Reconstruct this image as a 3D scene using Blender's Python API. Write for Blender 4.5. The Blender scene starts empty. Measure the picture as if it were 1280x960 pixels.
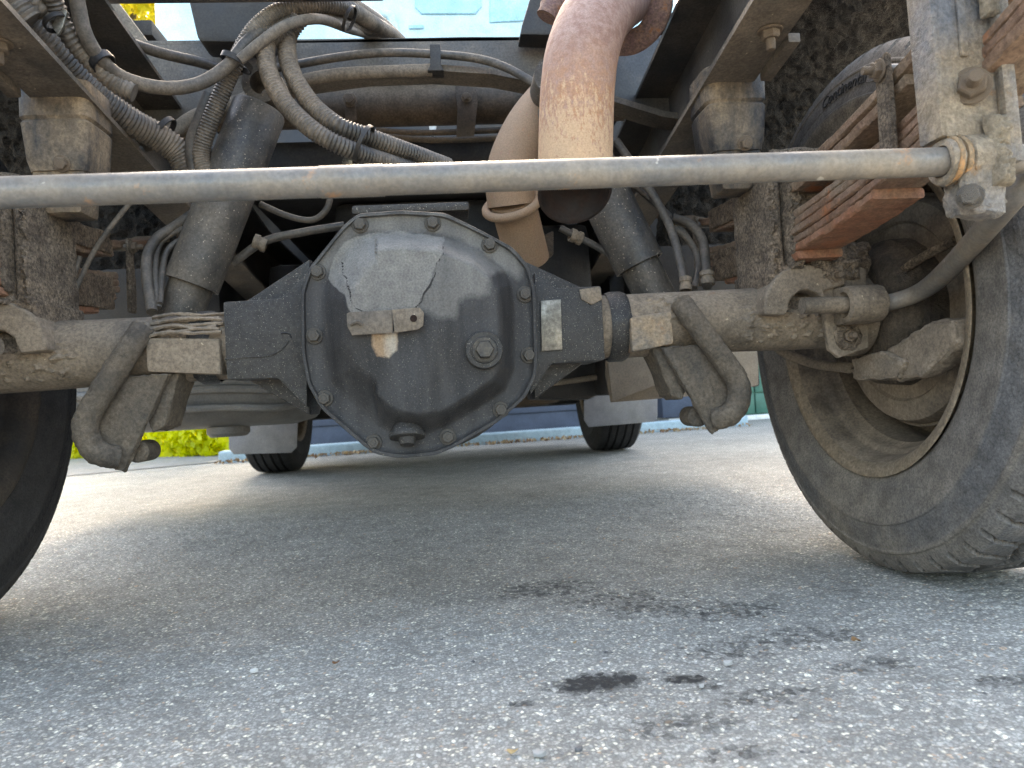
import bpy, bmesh, math, random
import numpy as np
from mathutils import Vector, Matrix, noise as mnoise
random.seed(7); rng = np.random.default_rng(7)
R = math.radians
scene = bpy.context.scene
col = scene.collection

# ------------------------------------------------------------------ camera
F_PX, CAMP = 909.78, Vector((.0326, -1.0055, .2783))
YAW, PITCH, ROLL = .0861, .0193, .0591
_cy, _sy = math.cos(YAW), math.sin(YAW)
FW = Vector((_sy*math.cos(PITCH), _cy*math.cos(PITCH), math.sin(PITCH)))
_r0 = Vector((_cy, -_sy, 0)); _u0 = _r0.cross(FW)
_c, _s = math.cos(ROLL), math.sin(ROLL)
RT = _c*_r0 - _s*_u0; UP = _s*_r0 + _c*_u0
cam_d = bpy.data.cameras.new('camera'); cam = bpy.data.objects.new('camera', cam_d); col.objects.link(cam)
M = Matrix((RT, UP, -FW)).transposed().to_4x4(); M.translation = CAMP
cam.matrix_world = M
cam_d.sensor_width = 36; cam_d.sensor_fit = 'HORIZONTAL'; cam_d.lens = F_PX/1280*36
cam_d.clip_start = .02; cam_d.clip_end = 600
cam_d.dof.use_dof = True; cam_d.dof.focus_distance = .93; cam_d.dof.aperture_fstop = 10
scene.camera = cam

# ------------------------------------------------------------------ daylight
SUN_EL, SUN_AZ = R(37), R(2)          # azimuth measured from +Y towards +X
w = bpy.data.worlds.new('World'); scene.world = w; w.use_nodes = True
nt = w.node_tree; bg = nt.nodes['Background']
sky = nt.nodes.new('ShaderNodeTexSky'); sky.sky_type = 'NISHITA'; sky.sun_disc = False
sky.sun_elevation = SUN_EL; sky.sun_rotation = SUN_AZ; sky.ozone_density = .3; sky.dust_density = 5.0; sky.air_density = 1.0
nt.links.new(sky.outputs[0], bg.inputs[0]); bg.inputs[1].default_value = .15
sd = bpy.data.lights.new('sun', 'SUN'); sun = bpy.data.objects.new('sun', sd); col.objects.link(sun)
sd.energy = 1.5; sd.angle = R(10); sd.color = (1, .94, .85)
sun.rotation_euler = Vector((-math.sin(SUN_AZ)*math.cos(SUN_EL), -math.cos(SUN_AZ)*math.cos(SUN_EL), -math.sin(SUN_EL))).to_track_quat('-Z', 'Y').to_euler()
vs = scene.view_settings
scene.display_settings.display_device = 'sRGB'
vs.view_transform = 'Standard'; vs.look = 'None'; vs.gamma = 1; vs.exposure = 3.4; vs.use_curve_mapping = False
vs.use_white_balance = True; vs.white_balance_temperature = 7600; vs.white_balance_tint = 8
scene.cycles.max_bounces = 10; scene.cycles.diffuse_bounces = 6
scene.cycles.use_denoising = True; scene.cycles.denoising_prefilter = 'NONE'

# ------------------------------------------------------------------ helpers: pixels of the solved camera to points at a given real depth
def ray(px, py): return FW + RT*((px-640)/F_PX) - UP*((py-480)/F_PX)
def T(px, py, Y): d = ray(px, py); return CAMP + d*((Y-CAMP.y)/d.y)
def TX(px, py, X): d = ray(px, py); return CAMP + d*((X-CAMP.x)/d.x)
def TZ(px, py, Z=0): d = ray(px, py); return CAMP + d*((Z-CAMP.z)/d.z)
def PX(p):
    d = Vector(p)-CAMP; z = d.dot(FW); return (640+F_PX*d.dot(RT)/z, 480-F_PX*d.dot(UP)/z)
def V(*a): return Vector(a)

# ------------------------------------------------------------------ materials
def N(nt, t, **k):
    n = nt.nodes.new(t)
    for a, b in k.items(): setattr(n, a, b)
    return n
def newmat(name):
    m = bpy.data.materials.new(name); m.use_nodes = True
    nt = m.node_tree; return m, nt, nt.nodes['Principled BSDF'], nt.links
def rgba(c): return (c[0], c[1], c[2], 1)
def ramp(nt, fac, stops, interp='LINEAR'):
    r = N(nt, 'ShaderNodeValToRGB'); r.color_ramp.interpolation = interp
    e = r.color_ramp.elements
    while len(e) < len(stops): e.new(.5)
    for i, (p, c) in enumerate(stops):
        e[i].position = p; e[i].color = rgba(c) if hasattr(c, '__len__') else (c, c, c, 1)
    nt.links.new(fac, r.inputs[0]); return r.outputs[0]
def noise_n(nt, vec, scale, detail=4, rough=.55, stretch=None):
    if stretch:
        mp = N(nt, 'ShaderNodeMapping'); mp.inputs['Scale'].default_value = stretch
        nt.links.new(vec, mp.inputs[0]); vec = mp.outputs[0]
    n = N(nt, 'ShaderNodeTexNoise'); n.inputs['Scale'].default_value = scale
    n.inputs['Detail'].default_value = detail; n.inputs['Roughness'].default_value = rough
    nt.links.new(vec, n.inputs['Vector']); return n.outputs['Fac']
def mix(nt, fac, a, b, mode='MIX'):
    m = N(nt, 'ShaderNodeMix', data_type='RGBA', blend_type=mode)
    for s, v in ((0, fac), (6, a), (7, b)):
        if hasattr(v, 'is_linked'): nt.links.new(v, m.inputs[s])
        elif s == 0: m.inputs[0].default_value = v
        else: m.inputs[s].default_value = rgba(v)
    return m.outputs[2]
def bump(nt, bsdf, srcs, dist=.002):
    prev = None
    for h, st in srcs:
        b = N(nt, 'ShaderNodeBump'); b.inputs['Strength'].default_value = st; b.inputs['Distance'].default_value = dist
        nt.links.new(h, b.inputs['Height'])
        if prev: nt.links.new(prev, b.inputs['Normal'])
        prev = b.outputs[0]
    nt.links.new(prev, bsdf.inputs['Normal'])
def grime(name, base, dust, amt=.5, scale=9, rough=.7, metal=0, bst=.35, speck=None, rust=None, soft=.14, fine=250, stretch=None, bd=.0012, crackle=0, k=.55, mul=.78):
    """painted or bare stuff under road dirt: base colour and dirt colour mixed by noise, fine grit, optional light specks and rust blooms"""
    m, nt, b, L = newmat(name)
    tc = N(nt, 'ShaderNodeTexCoord'); o = tc.outputs['Object']
    n1 = noise_n(nt, o, scale, 7, .65, stretch)
    f1 = ramp(nt, n1, [(max(0, .78-amt*.55-soft), 0), (min(1, .78-amt*.55+soft), 1)])
    c = mix(nt, f1, base, dust)
    n2 = noise_n(nt, o, fine, 3, .7)
    v = ramp(nt, n2, [(.36, (1-.46*k)*mul), (.64, (1+.46*k)*mul)])
    c = mix(nt, 1.0, c, v, 'MULTIPLY')
    n3 = noise_n(nt, o, scale*5, 5, .7)
    v3 = ramp(nt, n3, [(.36, 1-.36*k), (.64, 1+.34*k)])
    c = mix(nt, 1.0, c, v3, 'MULTIPLY')
    if rust:
        rc, rs, rt = rust
        nr = noise_n(nt, o, rs, 8, .72)
        c = mix(nt, ramp(nt, nr, [(rt-.03, 0), (rt+.05, 1)]), c, rc)
    if speck:
        sc_, ss, st = speck
        ns = noise_n(nt, o, ss, 2, .5)
        c = mix(nt, ramp(nt, ns, [(st, 0), (st+.03, 1)]), c, sc_)
    L.new(c, b.inputs['Base Color'])
    rr = ramp(nt, f1, [(0, max(.2, rough-.22)), (1, min(1, rough+.15))])
    L.new(rr, b.inputs['Roughness']); b.inputs['Metallic'].default_value = metal
    b.inputs['Specular IOR Level'].default_value = .35
    hs = [(n2, bst), (n3, bst*.9)]
    if crackle:
        nc = noise_n(nt, o, crackle, 9, .82); hs.append((nc, 1.0))
    bump(nt, b, hs, bd)
    return m

MT = {}
MT['axle'] = grime('dusty axle paint', (.070, .063, .054), (.215, .172, .128), .66, 7, .75, 0, .4, rust=((.18, .115, .07), 14, .70), speck=((.34, .28, .2), 140, .72))
MT['lug'] = grime('tan rusted lug', (.15, .135, .115), (.34, .245, .155), .55, 22, .8, 0, .5, rust=((.30, .15, .07), 24, .60))
MT['collar'] = grime('orange rusted collar', (.30, .20, .11), (.22, .17, .12), .45, 40, .8, 0, .5, rust=((.36, .19, .08), 50, .52))
MT['oily'] = grime('oily black casting', (.018, .018, .019), (.05, .047, .043), .45, 9, .62, 0, .8, speck=((.24, .215, .18), 620, .655))
MT['plate'] = grime('bright worn plate', (.30, .28, .24), (.10, .09, .075), .45, 22, .42, .5, .15)
MT['bar'] = grime('bare grey bar', (.12, .12, .12), (.22, .185, .145), .50, 11, .5, .15, .25, rust=((.33, .18, .09), 15, .645), speck=((.46, .42, .36), 55, .72), k=.28, mul=.95)
MT['frame'] = grime('dirty chassis paint', (.045, .046, .049), (.14, .12, .10), .45, 5, .6, 0, .25, speck=((.2, .18, .15), 90, .73))
MT['frame_dusty'] = grime('dust coated chassis paint', (.07, .064, .058), (.19, .155, .12), .6, 6, .7, 0, .3, speck=((.28, .24, .18), 110, .73))
MT['darkpart'] = grime('dark under body paint', (.014, .014, .016), (.05, .045, .04), .45, 6, .65, 0, .3)
MT['brown'] = grime('brown dusty tube', (.055, .043, .033), (.15, .11, .078), .6, 7, .75, 0, .3)
MT['plastic'] = grime('ribbed conduit plastic', (.05, .047, .044), (.20, .165, .13), .52, 13, .6, 0, .2)
MT['hose'] = grime('rubber hose', (.045, .042, .039), (.15, .125, .10), .5, 12, .65, 0, .2)
MT['rubber'] = grime('bump stop rubber', (.032, .031, .032), (.25, .19, .13), .50, 16, .75, 0, .6, soft=.10, stretch=(1, 1, .45), crackle=60)
MT['mud'] = grime('caked dry mud', (.10, .076, .056), (.255, .20, .148), .6, 30, .95, 0, 1.0, fine=260, bd=.0035, crackle=110, k=1.)
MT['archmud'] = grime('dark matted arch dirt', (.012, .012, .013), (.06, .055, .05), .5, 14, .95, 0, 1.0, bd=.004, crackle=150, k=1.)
MT['hubdirt'] = grime('dark hub dirt', (.055, .045, .036), (.18, .145, .11), .55, 16, .9, 0, .9, bd=.003, crackle=80, stretch=(1, 1, .5))
MT['loop'] = grime('dirty loop bar', (.06, .052, .043), (.155, .125, .093), .55, 14, .8, 0, .6, bd=.002, crackle=120)
MT['leaf'] = grime('rusty spring steel', (.165, .088, .056), (.20, .15, .108), .55, 16, .85, 0, .6, rust=((.33, .125, .055), 10, .60), stretch=(1, .35, 1), bd=.002, crackle=90, mul=1.0)
MT['leafclean'] = grime('clean rusty spring steel', (.205, .088, .05), (.19, .11, .07), .5, 20, .85, 0, .4, rust=((.26, .105, .055), 14, .60), mul=1)
MT['palemud'] = grime('pale dry mud', (.23, .19, .145), (.34, .285, .21), .6, 30, .95, 0, 1., bd=.002, crackle=120, k=.5)
MT['leafmud'] = grime('dirt coated spring steel', (.12, .082, .055), (.21, .16, .115), .6, 18, .9, 0, .9, bd=.003, crackle=100, k=1.)
MT['shock'] = grime('shock absorber paint', (.042, .041, .040), (.14, .115, .088), .46, 8, .6, 0, .4, speck=((.30, .25, .19), 320, .68))
MT['hanger'] = grime('blue grey worn hanger paint', (.17, .178, .195), (.33, .27, .20), .58, 15, .62, .1, .8, rust=((.25, .15, .08), 22, .66), bd=.0025, crackle=70)
MT['rim'] = grime('dusty brown rim', (.085, .068, .052), (.26, .205, .148), .60, 7, .72, 0, .35)
MT['rimlip'] = grime('worn rim lip', (.20, .155, .105), (.29, .23, .165), .5, 24, .7, .1, .5, rust=((.17, .10, .06), 60, .66))
MT['drum'] = grime('dusty brake drum', (.115, .093, .072), (.255, .205, .155), .62, 7, .8, 0, .4)
MT['flap'] = grime('grey mud flap', (.15, .15, .162), (.20, .19, .175), .5, 4, .6, 0, .1, k=.4, mul=1)
MT['tank'] = grime('grey tank paint', (.09, .09, .088), (.16, .15, .135), .5, 3, .55, 0, .15, k=.4, mul=1)
MT['tan'] = grime('tan dusted panel', (.15, .12, .09), (.21, .175, .135), .5, 3, .8, 0, .15, k=.4, mul=1)
MT['bolt'] = grime('dirty bolt', (.035, .034, .034), (.12, .105, .085), .5, 60, .6, .2, .3)
MT['boltrust'] = grime('muddy rusty bolt', (.13, .085, .055), (.25, .2, .15), .55, 60, .8, .1, .6)
MT['paint_blue'] = grime('pale blue cab paint', (.36, .56, .66), (.42, .60, .68), .5, 2, .35, 0, .02, k=.4, mul=1)
MT['glass'] = grime('blue tinted cab window', (.24, .47, .60), (.28, .5, .62), .5, 2, .15, 0, .0, k=.4, mul=1)
MT['kerb'] = grime('pale blue painted kerb', (.30, .40, .44), (.34, .40, .41), .4, 5, .8, 0, .3, k=.4, mul=1)
MT['slate'] = grime('slate blue painted wall', (.055, .068, .098), (.07, .085, .115), .5, 2, .8, 0, .2, k=.4, mul=1)
MT['green'] = grime('green door paint', (.035, .12, .085), (.05, .14, .10), .5, 3, .5, 0, .1, k=.4, mul=1)
MT['white'] = grime('off white paint', (.7, .7, .67), (.55, .53, .48), .4, 4, .6, 0, .1, k=.4, mul=1)
MT['soot'] = grime('sooty pipe lining', (.008, .005, .004), (.022, .011, .008), .5, 30, .9, 0, .5)
MT['white_tag'] = grime('pale plastic', (.55, .55, .53), (.35, .33, .3), .4, 30, .5, 0, .1)
MT['bark'] = grime('bark', (.06, .045, .03), (.12, .095, .07), .5, 8, .95, 0, .8)

def pipe_mat(name, lo, hi, up, vert=True, thr=.5):
    m, nt, b, L = newmat(name)
    tc = N(nt, 'ShaderNodeTexCoord'); o = tc.outputs['Object']
    base = mix(nt, ramp(nt, noise_n(nt, o, 6, 6, .6), [(.35, 0), (.65, 1)]), lo, hi)
    sep = N(nt, 'ShaderNodeSeparateXYZ'); L.new(o, sep.inputs[0])
    z = N(nt, 'ShaderNodeMapRange'); z.inputs[1].default_value = .55; z.inputs[2].default_value = .71
    L.new(sep.outputs['Z'], z.inputs[0])
    # scale rust thickens towards the hot bend
    n = noise_n(nt, o, 210, 5, .7, (1, 1, .42))
    n2 = noise_n(nt, o, 16, 4, .6, (1, 1, .2))
    a = N(nt, 'ShaderNodeMath', operation='MULTIPLY_ADD'); a.inputs[1].default_value = .40 if up else .02; L.new(z.outputs[0], a.inputs[0]); L.new(n, a.inputs[2])
    a2 = N(nt, 'ShaderNodeMath', operation='MULTIPLY_ADD'); a2.inputs[1].default_value = .26; L.new(n2, a2.inputs[0]); L.new(a.outputs[0], a2.inputs[2])
    f = ramp(nt, a2.outputs[0], [(thr+.20, 0), (thr+.26, .45), (thr+.34, .9)])
    rustc = mix(nt, ramp(nt, noise_n(nt, o, 70, 4, .7), [(.35, 0), (.65, 1)]), (.30, .15, .08), (.27, .175, .15))
    if up: rustc = mix(nt, ramp(nt, z.outputs[0], [(.45, 0), (.95, 1)]), rustc, mix(nt, ramp(nt, noise_n(nt, o, 90, 5, .7), [(.4, 0), (.6, 1)]), (.20, .115, .10), (.29, .20, .175)))
    c = mix(nt, f, base, rustc)
    c = mix(nt, 1, c, ramp(nt, noise_n(nt, o, 500, 2, .6), [(.25, .78), (.75, 1.2)]), 'MULTIPLY')
    L.new(c, b.inputs['Base Color']); b.inputs['Roughness'].default_value = .8; b.inputs['Specular IOR Level'].default_value = .3
    bump(nt, b, [(n, .35), (a2.outputs[0], .2)], .001)
    return m
MT['pipe'] = pipe_mat('heat rusted tail pipe', (.47, .31, .195), (.38, .26, .165), True)
MT['pipe2'] = pipe_mat('tan exhaust pipe', (.30, .20, .13), (.23, .16, .11), False, .62)
MT['flange'] = grime('purple rusted flange', (.17, .10, .095), (.26, .17, .13), .5, 60, .85, .1, .9, rust=((.28, .12, .06), 60, .6))

def tyre_mat(name, dark, dust, amt):
    m, nt, b, L = newmat(name)
    tc = N(nt, 'ShaderNodeTexCoord'); o = tc.outputs['Object']
    n1 = noise_n(nt, o, 5, 7, .62); n2 = noise_n(nt, o, 350, 3, .7); n3 = noise_n(nt, o, 30, 6, .7)
    c = mix(nt, ramp(nt, n1, [(.72-amt*.5, 0), (1.0-amt*.5, 1)]), dark, dust)
    c = mix(nt, 1, c, ramp(nt, n3, [(.36, .70), (.64, 1.25)]), 'MULTIPLY')
    # bead and shoulder hold more dirt than the flexing belly of the sidewall
    sep = N(nt, 'ShaderNodeSeparateXYZ'); L.new(o, sep.inputs[0])
    q = []
    for ax in ('Y', 'Z'):
        p = N(nt, 'ShaderNodeMath', operation='POWER'); p.inputs[1].default_value = 2; L.new(sep.outputs[ax], p.inputs[0]); q.append(p)
    s = N(nt, 'ShaderNodeMath', operation='ADD'); L.new(q[0].outputs[0], s.inputs[0]); L.new(q[1].outputs[0], s.inputs[1])
    r = N(nt, 'ShaderNodeMath', operation='SQRT'); L.new(s.outputs[0], r.inputs[0])
    fr = N(nt, 'ShaderNodeMapRange'); fr.inputs[1].default_value = .235; fr.inputs[2].default_value = .375; L.new(r.outputs[0], fr.inputs[0])
    ringd = ramp(nt, fr.outputs[0], [(0, .75), (.1, .5), (.44, .55), (.468, .03), (.69, .08), (.72, .6), (.76, .6), (.78, .36), (.90, .42), (.93, .03), (1, 0)])
    c = mix(nt, ringd, c, mix(nt, 1, dust, ramp(nt, n3, [(.36, .72), (.64, 1.2)]), 'MULTIPLY'))
    c = mix(nt, 1, c, ramp(nt, n2, [(.34, .66), (.66, 1.36)]), 'MULTIPLY')
    L.new(c, b.inputs['Base Color']); b.inputs['Roughness'].default_value = .82; b.inputs['Specular IOR Level'].default_value = .3
    bump(nt, b, [(n2, .4), (n3, .5)], .0014)
    return m
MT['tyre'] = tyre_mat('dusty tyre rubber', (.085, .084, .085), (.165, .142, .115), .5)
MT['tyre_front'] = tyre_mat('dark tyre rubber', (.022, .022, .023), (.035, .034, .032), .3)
MT['tyre_shaded'] = tyre_mat('shade darkened tyre rubber', (.016, .016, .017), (.034, .032, .030), .3)  # tyre colour darkened to stand for shade on the left rear wheel
MT['rim_shaded'] = grime('shade darkened rim', (.022, .019, .016), (.07, .055, .042), .5, 8, .8, 0, .3)  # rim colour with the left wheel's shade put in
MT['letter'] = grime('moulded lettering rubber', (.022, .022, .023), (.035, .034, .033), .4, 20, .8, 0, .2)

# differential cover: stain shape comes from a vertex attribute painted in mesh code
def cover_mat():
    m, nt, b, L = newmat('oil stained diff cover')
    tc = N(nt, 'ShaderNodeTexCoord'); o = tc.outputs['Object']
    at = N(nt, 'ShaderNodeAttribute'); at.attribute_name = 'stain'
    sep = N(nt, 'ShaderNodeSeparateColor'); L.new(at.outputs['Color'], sep.inputs[0])
    wob = noise_n(nt, o, 45, 6, .65)
    def th(src, k):
        a = N(nt, 'ShaderNodeMath', operation='MULTIPLY_ADD'); a.inputs[1].default_value = k; a.inputs[2].default_value = -k*.5
        L.new(wob, a.inputs[0])
        s = N(nt, 'ShaderNodeMath', operation='ADD'); L.new(src, s.inputs[0]); L.new(a.outputs[0], s.inputs[1]); return s.outputs[0]
    n2 = noise_n(nt, o, 420, 3, .7); n3 = noise_n(nt, o, 55, 6, .7); nst = noise_n(nt, o, 22, 5, .6, (1.6, 1, .25))
    oil = mix(nt, ramp(nt, nst, [(.3, 0), (.7, 1)]), (.013, .013, .014), (.042, .041, .041))
    oil = mix(nt, ramp(nt, noise_n(nt, o, 640, 2, .5), [(.65, 0), (.72, .8)]), oil, (.16, .145, .12))
    grey = mix(nt, ramp(nt, n3, [(.3, 0), (.7, 1)]), (.112, .108, .102), (.170, .164, .152))
    mid = mix(nt, ramp(nt, nst, [(.3, 0), (.7, 1)]), (.070, .068, .065), (.125, .12, .111))
    c = mix(nt, ramp(nt, th(sep.outputs[1], .5), [(.32, 0), (.68, 1)]), oil, mid)
    c = mix(nt, ramp(nt, th(sep.outputs[0], .45), [(.43, 0), (.57, .95)]), c, grey)
    c = mix(nt, ramp(nt, th(sep.outputs[2], .9), [(.45, 0), (.60, 1)]), c, (.013, .012, .012))
    c = mix(nt, ramp(nt, th(at.outputs['Alpha'], 1.1), [(.40, 0), (.75, .75)]), c, mix(nt, ramp(nt, nst, [(.4, 0), (.6, 1)]), (.30, .20, .12), (.36, .33, .28)))
    c = mix(nt, 1, c, ramp(nt, n2, [(.25, .68), (.75, 1.35)]), 'MULTIPLY')
    L.new(c, b.inputs['Base Color'])
    L.new(ramp(nt, sep.outputs[0], [(0, .62), (1, .85)]), b.inputs['Roughness']); b.inputs['Specular IOR Level'].default_value = .3
    bump(nt, b, [(n2, .5), (n3, .35)], .0012)
    return m
MT['cover'] = cover_mat()

def asphalt_mat():
    m, nt, b, L = newmat('worn asphalt')
    tc = N(nt, 'ShaderNodeTexCoord'); o = tc.outputs['Object']
    cols, hs = [], []
    for sc_, stops in ((310, [(0, (0.191, 0.189, 0.189)), (.28, (0.240, 0.236, 0.236)), (.55, (0.298, 0.298, 0.295)), (.80, (0.383, 0.375, 0.363)), (.90, (0.502, 0.477, 0.424)), (.955, (0.348, 0.268, 0.216)), (.975, (0.671, 0.641, 0.566))]),
                       (135, [(0, (0.213, 0.210, 0.208)), (.4, (0.273, 0.271, 0.269)), (.72, (0.348, 0.343, 0.338)), (.88, (0.492, 0.471, 0.434)), (.94, (0.392, 0.290, 0.221)), (.96, (0.228, 0.219, 0.213)), (.985, (0.671, 0.663, 0.596))])):
        vo = N(nt, 'ShaderNodeTexVoronoi'); vo.inputs['Scale'].default_value = sc_; vo.inputs['Randomness'].default_value = 1
        L.new(o, vo.inputs['Vector'])
        sp = N(nt, 'ShaderNodeSeparateColor'); L.new(vo.outputs['Color'], sp.inputs[0])
        cols.append(ramp(nt, sp.outputs[0], stops, 'CONSTANT')); hs.append(vo.outputs['Distance'])
        if sc_ == 135: pick = sp.outputs[1]; d115 = vo.outputs['Distance']
    big = ramp(nt, pick, [(.62, 0), (.63, 1)])
    core = ramp(nt, d115, [(.42, 1), (.55, 0)])
    mm = N(nt, 'ShaderNodeMath', operation='MULTIPLY'); L.new(big, mm.inputs[0]); L.new(core, mm.inputs[1])
    c = mix(nt, mm.outputs[0], cols[0], cols[1])
    # bitumen between the stones
    tar = ramp(nt, hs[0], [(.38, 0), (.65, .7)])
    c = mix(nt, tar, c, (.15, .148, .142))
    nf = noise_n(nt, o, 700, 2, .6)
    c = mix(nt, 1, c, ramp(nt, nf, [(.25, .72), (.75, 1.28)]), 'MULTIPLY')
    nl = noise_n(nt, o, 2.2, 6, .6)
    c = mix(nt, 1, c, ramp(nt, nl, [(.3, .84), (.7, 1.14)]), 'MULTIPLY')
    nm = noise_n(nt, o, 14, 6, .68)
    c = mix(nt, 1, c, ramp(nt, nm, [(.3, .80), (.6, 1.1)]), 'MULTIPLY')
    # oil drips with ragged shapes
    oil = None
    for px, py, rx, ry, k in ((748, 852, .062, .030, .92), (715, 858, .030, .012, .62), (858, 848, .034, .016, .80), (890, 857, .022, .010, .6), (655, 878, .018, .007, .55), (905, 812, .085, .040, .38), (770, 748, .12, .060, .42), (820, 758, .10, .05, .43), (910, 762, .10, .06, .42), (680, 735, .11, .07, .42), (925, 940, .05, .018, .42), (1250, 850, .045, .018, .5), (845, 905, .08, .03, .34), (1000, 795, .09, .05, .40), (965, 870, .07, .03, .40), (1090, 830, .06, .03, .42)):
        p = TZ(px, py)
        mp = N(nt, 'ShaderNodeMapping'); mp.vector_type = 'POINT'
        mp.inputs['Location'].default_value = (-p.x/rx, -p.y/ry, 0); mp.inputs['Scale'].default_value = (1/rx, 1/ry, 0)
        L.new(o, mp.inputs[0])
        ln = N(nt, 'ShaderNodeVectorMath', operation='LENGTH'); L.new(mp.outputs[0], ln.inputs[0])
        f = ramp(nt, ln.outputs['Value'], [(0, k), (.5, k*.8), (1, 0)])
        if oil is None: oil = f
        else:
            mx = N(nt, 'ShaderNodeMath', operation='MAXIMUM'); L.new(oil, mx.inputs[0]); L.new(f, mx.inputs[1]); oil = mx.outputs[0]
    nr = noise_n(nt, o, 95, 5, .75); nr2 = noise_n(nt, o, 30, 4, .7)
    ad = N(nt, 'ShaderNodeMath', operation='MULTIPLY_ADD'); ad.inputs[1].default_value = .75; L.new(nr, ad.inputs[0]); L.new(oil, ad.inputs[2])
    ad2 = N(nt, 'ShaderNodeMath', operation='MULTIPLY_ADD'); ad2.inputs[1].default_value = .30; L.new(nr2, ad2.inputs[0]); L.new(ad.outputs[0], ad2.inputs[2])
    ad3 = N(nt, 'ShaderNodeMath', operation='MULTIPLY_ADD'); ad3.inputs[1].default_value = .42; L.new(pick, ad3.inputs[0]); L.new(ad2.outputs[0], ad3.inputs[2])
    hv = N(nt, 'ShaderNodeMath', operation='MULTIPLY'); hv.inputs[1].default_value = .5; L.new(ad3.outputs[0], hv.inputs[0])
    of = ramp(nt, hv.outputs[0], [(.475, 0), (.53, .30), (.62, .62), (.72, .94)])
    c = mix(nt, of, c, (.022, .021, .022))
    c = mix(nt, 1, c, (1.17, 1.15, 1.05), 'MULTIPLY')
    L.new(c, b.inputs['Base Color'])
    b.inputs['Roughness'].default_value = .85; b.inputs['Specular IOR Level'].default_value = .22
    bump(nt, b, [(hs[0], -.55), (mm.outputs[0], .3), (nf, .3)], .0015)
    return m
MT['asphalt'] = asphalt_mat()
MT['paleroad'] = grime('pale road surface', (.24, .235, .22), (.30, .29, .27), .5, 3, .9, 0, .4, fine=150)
def leafmat(name, a, b_, emit=0, trans=.35):
    m, nt, b, L = newmat(name)
    at = N(nt, 'ShaderNodeAttribute'); at.attribute_name = 'tint'
    sp = N(nt, 'ShaderNodeSeparateColor'); L.new(at.outputs['Color'], sp.inputs[0])
    c = mix(nt, sp.outputs[0], a, b_)
    L.new(c, b.inputs['Base Color']); b.inputs['Roughness'].default_value = .5
    tr = N(nt, 'ShaderNodeBsdfTranslucent'); L.new(c, tr.inputs[0])
    ms = N(nt, 'ShaderNodeMixShader'); ms.inputs[0].default_value = trans
    L.new(b.outputs[0], ms.inputs[1]); L.new(tr.outputs[0], ms.inputs[2])
    L.new(ms.outputs[0], nt.nodes['Material Output'].inputs[0]); return m
MT['hedge'] = leafmat('yellow green hedge leaves', (.52, .56, .008), (.78, .76, .02), trans=.55)
MT['tree'] = leafmat('yellow green tree leaves', (.46, .44, .02), (.74, .66, .08), trans=.6)
MT['dry'] = leafmat('dry leaf', (.16, .07, .03), (.42, .30, .14), trans=.15)
MT['grit'] = leafmat('loose stone chips', (.09, .09, .09), (.48, .46, .42), trans=0)

# ------------------------------------------------------------------ mesh kit
def frame(axis):
    a = Vector(axis).normalized(); t = Vector((0, 0, 1)) if abs(a.z) < .9 else Vector((1, 0, 0))
    x = t.cross(a).normalized(); return x, a.cross(x), a
def spline(pts, sub):
    if sub <= 1 or len(pts) < 3: return [Vector(p) for p in pts]
    P = [Vector(p) for p in pts]; P = [P[0]*2-P[1]] + P + [P[-1]*2-P[-2]]; out = []
    for i in range(1, len(P)-2):
        p0, p1, p2, p3 = P[i-1:i+3]
        for k in range(sub):
            t = k/sub
            out.append(.5*((2*p1)+(p2-p0)*t+(2*p0-5*p1+4*p2-p3)*t*t+(3*p1-p0-3*p2+p3)*t**3))
    out.append(P[-2]); return out
def resample(P, step):
    d = [0]
    for a, b in zip(P, P[1:]): d.append(d[-1]+(b-a).length)
    n = max(2, int(d[-1]/step)+1); out = []; j = 0
    for i in range(n):
        s = d[-1]*i/(n-1)
        while j < len(d)-2 and d[j+1] < s: j += 1
        t = (s-d[j])/max(1e-9, d[j+1]-d[j]); out.append(P[j].lerp(P[j+1], t))
    return out, d[-1]

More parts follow.
